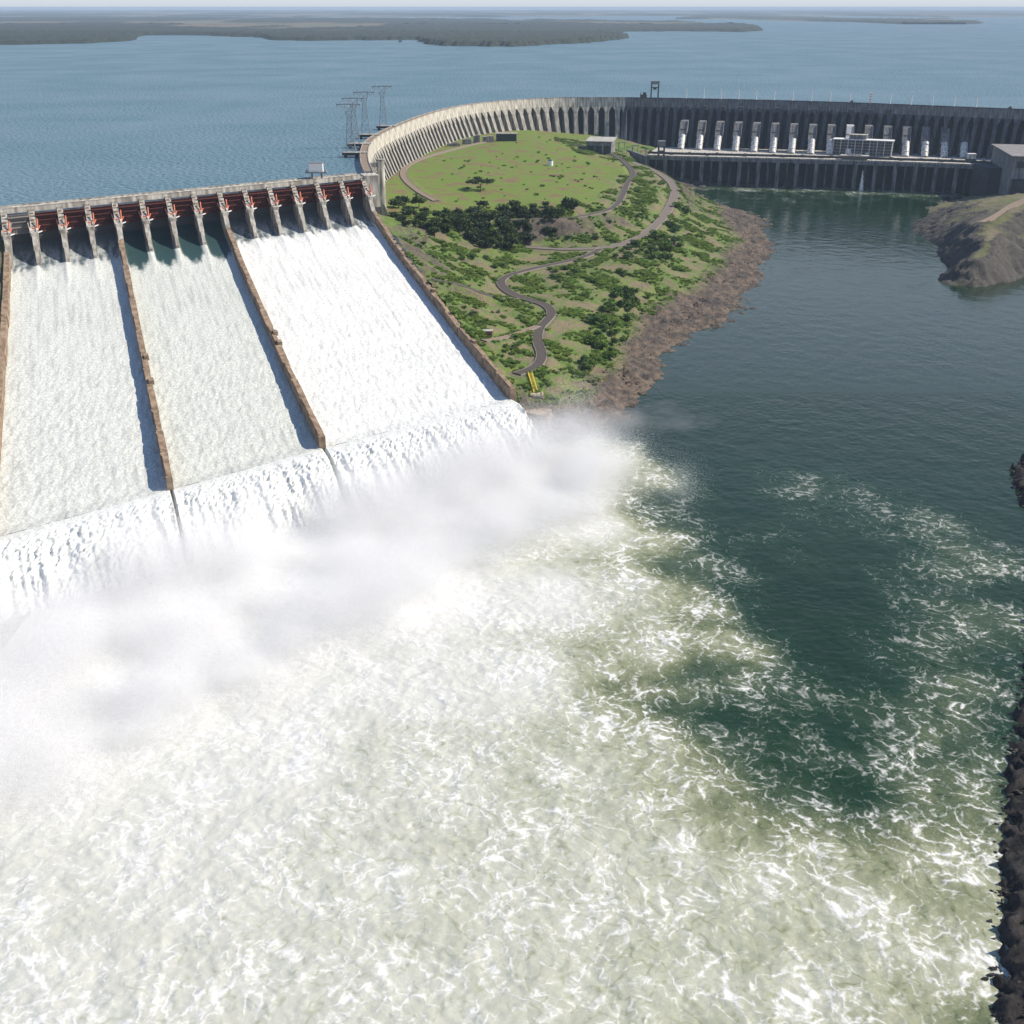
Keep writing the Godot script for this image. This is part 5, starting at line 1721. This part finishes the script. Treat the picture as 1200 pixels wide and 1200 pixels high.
func plants() -> void:
	var tint := {"dark": Color(0.034, 0.064, 0.016), "green": Color(0.085, 0.155, 0.024), "bush": Color(0.110, 0.185, 0.028), "umbrella": Color(0.034, 0.058, 0.018)}
	var leaf := {}
	for k in tint:
		var m := StandardMaterial3D.new()
		m.resource_name = k + "_leaves"
		m.albedo_color = Color(tint[k].r, tint[k].g, tint[k].b).linear_to_srgb()
		m.vertex_color_use_as_albedo = true
		m.roughness = 0.7
		m.backlight_enabled = true
		m.backlight = lin(0.45, 0.55, 0.14)
		leaf[k] = m
		for q in [["_pale", 1.5, 1.35], ["_deep", 0.7, 0.8]]:
			var v: StandardMaterial3D = m.duplicate()
			v.resource_name = k + q[0] + "_leaves"
			v.albedo_color = Color(tint[k].r * q[1], tint[k].g * q[2], tint[k].b).linear_to_srgb()
			leaf[k + q[0]] = v
	var bark := paint("bark", 0.11, 0.085, 0.06, 0.95)
	var proto := {}
	var crowns := {}
	for k in ["dark", "green", "bush"]:
		crowns[k] = []
		for i in 4:
			crowns[k].append(crown(k, 900 + i * 7 + k.length()).mesh(true))
	var stems := {"dark": stem("dark").mesh(), "green": stem("green").mesh(), "bush": stem("bush").mesh()}
	var zones: Array = [
	[-121, -1231, 14, 5, "dark", "wood", 8, 15],
	[-108, -1298, 16, 6, "dark", "wood", 8, 15],
	[-87, -1271, 16, 6, "dark", "wood", 8, 15],
	[-68, -1291, 16, 7, "dark", "wood", 8, 15],
	[-50, -1339, 14, 5, "dark", "wood", 8, 15],
	[-47, -1290, 18, 9, "dark", "wood", 8, 15],
	[-25, -1311, 20, 11, "dark", "wood", 8, 15],
	[-2, -1345, 20, 12, "dark", "wood", 8, 15],
	[-10, -1290, 16, 8, "dark", "wood", 8, 15],
	[-29, -1277, 14, 6, "dark", "wood", 8, 15],
	[19, -1370, 14, 6, "dark", "wood", 8, 15],
	[42, -1376, 14, 5, "dark", "wood", 8, 15],
	[5, -1393, 14, 5, "dark", "wood", 8, 15],
	[32, -1406, 12, 4, "dark", "wood", 8, 15],
	[58, -1402, 10, 3, "dark", "wood", 8, 15],
	[-32, -1410, 8, 3, "dark", "wood", 8, 15],
	[-123, -1363, 10, 3, "dark", "wood", 8, 15],
	[-54, -1305, 14, 6, "dark", "wood", 8, 15],
	[-15, -1363, 12, 6, "dark", "wood", 8, 15],
	[10, -1380, 9, 4, "dark", "wood", 8, 15],
	[42, -1399, 9, 4, "dark", "wood", 8, 15],
	[75, -1421, 10, 4, "dark", "wood", 8, 15],
	[-34, -1289, 14, 7, "dark", "wood", 8, 15],
	[-68, -1276, 14, 6, "dark", "wood", 8, 15],
	[10, -1342, 12, 5, "dark", "wood", 8, 15],
	[-95, -1254, 12, 4, "dark", "wood", 8, 15],
	[-141, -1341, 8, 3, "dark", "wood", 8, 15],
	[62, -1369, 14, 4, "bush", "bank", 4, 8],
	[95, -1390, 14, 4, "bush", "bank", 4, 8],
	[123, -1420, 12, 3, "bush", "bank", 4, 8],
	[162, -1485, 14, 5, "bush", "bank", 4, 8],
	[191, -1592, 12, 5, "bush", "bank", 4, 8],
	[219, -1728, 8, 4, "bush", "bank", 4, 8],
	[185, -1629, 9, 3, "bush", "bank", 4, 8],
	[184, -1378, 16, 9, "green", "east", 6, 12],
	[152, -1331, 16, 9, "green", "east", 6, 12],
	[123, -1291, 12, 5, "green", "east", 6, 12],
	[218, -1472, 14, 7, "green", "east", 6, 12],
	[242, -1592, 12, 5, "green", "east", 6, 12],
	[167, -1321, 14, 6, "green", "east", 6, 12],
	[199, -1372, 14, 6, "green", "east", 6, 12],
	[56, -1212, 12, 4, "bush", "midslope", 4, 8],
	[73, -1189, 12, 4, "bush", "midslope", 4, 8],
	[50, -1169, 9, 3, "bush", "midslope", 4, 8],
	[90, -1164, 12, 4, "bush", "midslope", 4, 8],
	[112, -1213, 10, 3, "bush", "midslope", 4, 8],
	[70, -1126, 10, 3, "bush", "midslope", 4, 8],
	[119, -1135, 14, 8, "green", "lower", 6, 11],
	[131, -1164, 12, 6, "green", "lower", 6, 11],
	[104, -1087, 11, 5, "green", "lower", 6, 11],
	[90, -1014, 12, 7, "green", "lower", 6, 11],
	[76, -962, 11, 6, "green", "lower", 6, 11],
	[66, -922, 9, 5, "green", "lower", 6, 11],
	[86, -1043, 9, 4, "green", "lower", 6, 11],
	[-91, -1193, 14, 4, "bush", "westslope", 4, 8],
	[-69, -1200, 14, 4, "bush", "westslope", 4, 8],
	[-104, -1144, 9, 3, "bush", "westslope", 4, 8],
	[-50, -1200, 12, 3, "bush", "westslope", 4, 8],
	[-69, -1118, 10, 3, "bush", "westslope", 4, 8],
	[-33, -1232, 10, 3, "bush", "westslope", 4, 8],
	[-19, -1208, 9, 2, "bush", "westslope", 4, 8],
	[-82, -1124, 8, 2, "bush", "westslope", 4, 8],
	[-32, -1017, 12, 4, "bush", "wallside", 3, 6.5],
	[-16, -1011, 9, 3, "bush", "wallside", 3, 6.5],
	[-42, -983, 8, 3, "bush", "wallside", 3, 6.5],
	[0, -923, 10, 5, "bush", "wallside", 3, 6.5],
	[8, -1013, 7, 2, "bush", "wallside", 3, 6.5],
	[-7, -897, 7, 2, "bush", "wallside", 3, 6.5],
	[-8, -1066, 5, 1, "bush", "wallside", 3, 6.5],
	[-75, -1750, 8, 2, "bush", "meadow", 2.5, 4.5],
	[55, -1876, 6, 2, "bush", "meadow", 2.5, 4.5],
	[38, -1830, 6, 2, "bush", "meadow", 2.5, 4.5],
	[-69, -1801, 3, 1, "bush", "meadow", 2.5, 4.5],
	[75, -1689, 8, 3, "bush", "meadow", 2.5, 4.5],
	[99, -1669, 9, 4, "bush", "meadow", 2.5, 4.5],
	[128, -1719, 8, 2, "bush", "meadow", 2.5, 4.5],
	[107, -1596, 7, 2, "bush", "meadow", 2.5, 4.5],
	[7, -2030, 4, 1, "bush", "meadow", 2.5, 4.5],
	[158, -1627, 5, 2, "bush", "meadow", 2.5, 4.5],
	[57, -898, 8, 3, "bush", "shoreside", 2.5, 5],
	[38, -864, 8, 2, "bush", "shoreside", 2.5, 5],
	[242, -1525, 10, 3, "bush", "shoreside", 2.5, 5],
	[234, -1430, 10, 3, "bush", "shoreside", 2.5, 5],
	[185, -1302, 9, 3, "bush", "shoreside", 2.5, 5]]
	var bounds := {}
	for z in zones:
		var b: Array = bounds.get(z[5], [1e9, -1e9, 1e9, -1e9])
		var k: float = z[0] / -z[1]
		bounds[z[5]] = [minf(b[0], k), maxf(b[1], k), minf(b[2], z[1]), maxf(b[3], z[1])]
	for z in zones:
		for k in z[3]:
			var x := 0.0
			var y := 0.0
			for attempt in 8:
				var a := rng.randf() * TAU
				var d: float = sqrt(rng.randf()) * z[2] * 1.25
				x = z[0] + cos(a) * d
				y = z[1] + sin(a) * d * 1.25
				if road_near(x, y).x > 3.0 and on_land(x, y):
					break
			if road_near(x, y).x < 1.0 or not on_land(x, y):
				continue
			var kind: String = z[4]
			var says: Array = ZONE_SAYS[z[5]]
			var high := rng.randf_range(z[6], z[7])
			var f: float = (high - z[6]) / (z[7] - z[6])
			var which: String = ["small", "middling", "tall"][mini(int(f * 3.0), 2)]
			var b: Array = bounds[z[5]]
			var side: String = ["left side", "middle", "right side"][clampi(int((x / -y - b[0]) / (b[1] - b[0]) * 3.0), 0, 2)]
			var depth := "upper" if y < (b[2] + b[3]) / 2.0 else "lower"
			var o := thing(says[0], "%s %s, %s of its %s part" % [which, says[1], side, depth], says[2], Vector3(x, ground(x, y) - 0.3, y), says[3])
			part(o, "trunk", stems[kind], bark)
			part(o, "crown", crowns[kind][rng.randi() % 4], leaf[kind + ["", "_pale", "_deep"][rng.randi() % 3]])
			var wide := high * rng.randf_range(1.0, 1.45)
			o.scale = Vector3(wide, high, wide)
			o.rotation.y = rng.randf() * TAU
	# the spreading tree on the meadow
	var bt: Vector3 = Vector3(-42.5, 73, -1540.1)
	var o := thing("spreading_tree", "broad dark umbrella shaped tree alone on the bright meadow", "tree", Vector3(bt.x, ground(bt.x, bt.z) - 0.3, bt.z))
	part(o, "trunk", stem("umbrella").mesh(), bark)
	var big := crown("umbrella", 77)
	var more := crown("umbrella", 78)
	part(o, "crown", big.mesh(true), leaf.umbrella)
	part(o, "crown", more.mesh(true), leaf.umbrella)
	o.scale = Vector3(21, 17, 21)
	# low scrub over the slopes
	var patch := noise(1.0 / 45.0, 73, FastNoiseLite.FRACTAL_FBM, 4, 25.0)
	var where := []
	var tries := 0
	while where.size() < 9000 and tries < 90000:
		tries += 1
		var x := rng.randf_range(-190.0, 400.0)
		var z := rng.randf_range(-2200.0, -800.0)
		if not on_land(x, z):
			continue
		var h := land.at(x, z)
		if h < 9.0 or h > 79.5 or road_near(x, z).x < 1.5:
			continue
		var gx := land.at(x + 6.0, z) - land.at(x - 6.0, z)
		var gz := land.at(x, z + 6.0) - land.at(x, z - 6.0)
		var steep := sqrt(gx * gx + gz * gz) / 12.0
		var flat := h > 63.0 and steep < 0.13
		if flat and rng.randf() < 0.985:
			continue
		if patch.get_noise_2d(x, z) + rng.randf_range(-0.12, 0.12) > -0.02:
			continue
		var high := rng.randf_range(1.2, 3.2) + 2.2 * maxf(0.0, -patch.get_noise_2d(x, z) * 2.0 - 0.2)
		where.append(Transform3D(Basis.from_euler(Vector3(0, rng.randf() * TAU, 0)).scaled(Vector3(high * 1.7, high, high * 1.7)), Vector3(x, ground(x, z) - 0.2, z)))
	scatter("low_scrub", crowns.bush[1], leaf.bush, where, "low green scrub scattered over the hillside", "scrub", true)

func scatter(called: String, m: Mesh, mat: Material, where: Array, label: String, category: String, tinted := false) -> MultiMeshInstance3D:
	var mm := MultiMesh.new()
	mm.transform_format = MultiMesh.TRANSFORM_3D
	mm.use_colors = tinted
	mm.mesh = m
	mm.instance_count = where.size()
	for k in where.size():
		mm.set_instance_transform(k, where[k])
		if tinted:
			var g := rng.randf_range(0.7, 1.5)
			mm.set_instance_color(k, Color(g * rng.randf_range(0.95, 1.5), g * 1.1, g * 0.9))
	var o := MultiMeshInstance3D.new()
	o.name = numbered(called)
	o.multimesh = mm
	o.material_override = mat
	add_child(o)
	tag(o, label, category, "", "stuff")
	return o

func on_land(x: float, z: float) -> bool:
	# east of the last chute wall, downstream of the dam, above the water
	var a := crest_at(PIERS[14])
	var b: Vector3 = LIPS[14]
	var side := (b.x - a.x) * (z - a.z) - (b.z - a.z) * (x - a.x)
	if side > -1500.0 and z > -1240.0:
		return false
	if z < -1240.0:
		for k in 13:
			var p: Vector2 = CREST_LINE[k]
			var q: Vector2 = CREST_LINE[k + 1]
			if q.y < z and z <= p.y and x < lerpf(p.x, q.x, (z - p.y) / (q.y - p.y)) + 32.0:
				return false
		if z < -2290.0:
			return false
	return land.at(x, z) > 1.0

# ---------------------------------------------------------------- rocks
func boulder(seed_: int) -> ArrayMesh:
	var r := RandomNumberGenerator.new()
	r.seed = seed_
	var sp := SphereMesh.new()
	sp.radial_segments = 9
	sp.rings = 5
	sp.radius = 0.5
	sp.height = 1.0
	var a := sp.surface_get_arrays(0)
	var v: PackedVector3Array = a[Mesh.ARRAY_VERTEX]
	var idx: PackedInt32Array = a[Mesh.ARRAY_INDEX]
	var cuts := []
	for k in 12:
		cuts.append([Vector3(r.randfn(), r.randfn(), r.randfn()).normalized(), r.randf_range(0.20, 0.40)])
	for k in v.size():
		for c in cuts:
			var over: float = v[k].dot(c[0]) - c[1]
			if over > 0.0:
				v[k] -= c[0] * over
	var s := Shape.new()
	for k in range(0, idx.size(), 3):
		s.face([v[idx[k]], v[idx[k + 1]], v[idx[k + 2]]], Vector3.ZERO)
	return s.mesh()

func rocks() -> void:
	var tex := tone_texture(noise(0.03, 121, FastNoiseLite.FRACTAL_FBM, 5), 256, Color(0.55, 0.5, 0.48), Color(1, 1, 1), 1.8)
	var brown := paint("brown_rock", 0.19, 0.135, 0.10, 0.95, tex, 0.12)
	var black := paint("black_rock", 0.030, 0.026, 0.025, 0.75, tex, 0.12)
	var kinds := []
	for k in 5:
		kinds.append(boulder(300 + k))
	var shore: Array = resample([Vector2(26, -805), Vector2(39, -792), Vector2(59, -800), Vector2(77, -825), Vector2(104, -888), Vector2(129, -947), Vector2(153, -1042), Vector2(171, -1089), Vector2(207, -1122), Vector2(242, -1193), Vector2(285, -1317), Vector2(309, -1413), Vector2(353, -1584), Vector2(374, -1706), Vector2(365, -1797), Vector2(341, -1855), Vector2(317, -1925), Vector2(306, -2050)], 1.0)
	for k in 110:
		var q: Vector2 = shore[rng.randi() % shore.size()]
		if rng.randf() < 0.55:
			q = shore[rng.randi() % 420]
		var x := q.x - absf(rng.randfn()) * 18.0 + 4.0
		var z := q.y - rng.randfn() * 16.0
		if land.at(x, z) < -1.0 or land.at(x, z) > 14.0:
			continue
		var size := rng.randf_range(2.5, 6.5)
		var upper := z < -1150.0
		var o := single("boulder", kinds[rng.randi() % 5], brown, ("%s angular brown boulder on the far rocky point, %s" if upper else "%s angular brown boulder on the shore near the spillway end, %s") % ["small" if size < 3.8 else ("middling" if size < 5.2 else "large"), "at the water" if land.at(x, z) < 3.0 else ("halfway up" if land.at(x, z) < 8.0 else "highest up")], "boulder", Vector3(x, ground(x, z) + size * 0.1, z), "boulders of the far rocky point" if upper else "boulders of the near rocky shore")
		o.scale = Vector3(size * rng.randf_range(0.8, 1.5), size * rng.randf_range(0.5, 0.9), size)
		o.rotation = Vector3(rng.randf() * 0.5, rng.randf() * TAU, rng.randf() * 0.5)
	var where := []
	for k in 5200:
		var q: Vector2 = shore[rng.randi() % shore.size()]
		var x := q.x - absf(rng.randfn()) * 24.0 + 5.0
		var z := q.y + rng.randfn() * 18.0
		var h := land.at(x, z)
		if h < -1.5 or h > 16.0:
			continue
		var size := rng.randf_range(0.6, 2.6)
		where.append(Transform3D(Basis.from_euler(Vector3(rng.randf(), rng.randf() * TAU, rng.randf())).scaled(Vector3(size * 1.3, size, size)), Vector3(x, ground(x, z) + 0.3 * size, z)))
	scatter("shore_rubble", kinds[0], brown, where, "brown broken rock strewn along the river shore", "rubble")
	where = []
	var bank: Array = resample([Vector2(468, -877), Vector2(386, -760), Vector2(356, -727), Vector2(347, -709), Vector2(340, -679), Vector2(327, -629), Vector2(258, -470), Vector2(228, -413), Vector2(218, -395), Vector2(202, -361), Vector2(188, -331), Vector2(176, -301), Vector2(157, -257), Vector2(141, -221)], 1.0)
	for k in 3000:
		var q: Vector2 = bank[rng.randi() % bank.size()]
		var x := q.x + rng.randf_range(-3.0, 40.0)
		var z := q.y + rng.randfn() * 4.0
		var size := rng.randf_range(0.6, 2.4)
		where.append(Transform3D(Basis.from_euler(Vector3(rng.randf() * 3.0, rng.randf() * TAU, rng.randf())).scaled(Vector3(size * 1.6, size * 0.7, size)), Vector3(x, maxf(0.0, (x - q.x) * 0.42) + 0.1 * size, z)))
	scatter("bank_rubble", kinds[2], black, where, "black wet rubble along the right bank", "rubble")
	var rk := single("river_rock", kinds[3], brown, "flat brown rock standing in the river before the powerhouse", "rock", Vector3(325.0, 0.3, -1945.0))
	rk.scale = Vector3(26, 6, 14)

# ---------------------------------------------------------------- spray
func mist() -> void:
	var m := StandardMaterial3D.new()
	m.resource_name = "spray"
	m.albedo_color = lin(0.99, 0.99, 0.99)
	m.roughness = 1.0
	m.metallic_specular = 0.0
	m.backlight_enabled = true
	m.backlight = Color(1, 1, 1)
	# one puff of drops, each far too small to see singly
	var r := RandomNumberGenerator.new()
	r.seed = 5
	var s := Shape.new()
	for k in 22000:
		var c := Vector3(r.randfn(), r.randfn(), r.randfn()) * 0.5
		var e := []
		for j in 4:
			e.append(c + Vector3(r.randfn(), r.randfn(), r.randfn()).normalized() * 0.0050)
		for f in [[0, 1, 2], [0, 1, 3], [0, 2, 3], [1, 2, 3]]:
			s.face([e[f[0]], e[f[1]], e[f[2]]], c)
	var n := flow_dir()
	var where := []
	# billows thrown up where the sheets strike the river
	var a := down(0, RUN)
	var b := down(14, RUN)
	for k in 285:
		var f := r.randf_range(-0.5, 1.06)
		var out := r.randf_range(38.0, 84.0) + absf(r.randfn()) * 92.0 * (0.75 if f > 0.6 else 1.25)
		out = minf(out, 225.0 - 70.0 * f)
		var mid := a + (b - a) * f + n * out
		var size := r.randf_range(12.0, 34.0)
		mid.y = r.randf_range(2.0, 24.0) * exp(-maxf(0.0, out - 70.0) / 60.0)
		for i in 5:
			var q := mid + Vector3(r.randfn(), r.randfn() * 0.5, r.randfn()) * size * 0.5
			q.y = maxf(q.y, 1.0)
			var big := size * r.randf_range(0.45, 0.85)
			where.append(Transform3D(Basis.from_euler(Vector3(r.randf() * TAU, r.randf() * TAU, r.randf() * TAU)).scaled(Vector3(big, big, big)), q))
	scatter("spray", s.mesh(), m, where, "white cloud of spray where the water strikes the river", "spray")
	# thin mist drifting off to the right and over the broken water
	var air := FogMaterial.new()
	air.resource_name = "thin_mist"
	air.albedo = Color(1, 1, 1)
	air.density = 0.0016
	for k in 56:
		var f := pow(k / 55.0, 1.3)
		var v := FogVolume.new()
		v.name = numbered("drifting_mist")
		v.shape = RenderingServer.FOG_VOLUME_SHAPE_ELLIPSOID
		v.size = Vector3(r.randf_range(24, 70), r.randf_range(8, 24), r.randf_range(18, 44)) * (1.0 - 0.4 * f)
		v.material = air
		add_child(v)
		v.position = b + n * (34.0 - 8.0 * f) + Vector3(10.0 + 115.0 * f * r.randf_range(0.7, 1.1), 0, 11.0 * r.randfn())
		v.position.y = 7.0 + 7.0 * f + 3.0 * r.randfn()
		v.rotation.y = r.randf() * 0.8 - 0.4
		tag(v, "thin veil of mist drifting right from the spillway end over the river", "mist", "mist veils off the spillway end", "stuff")
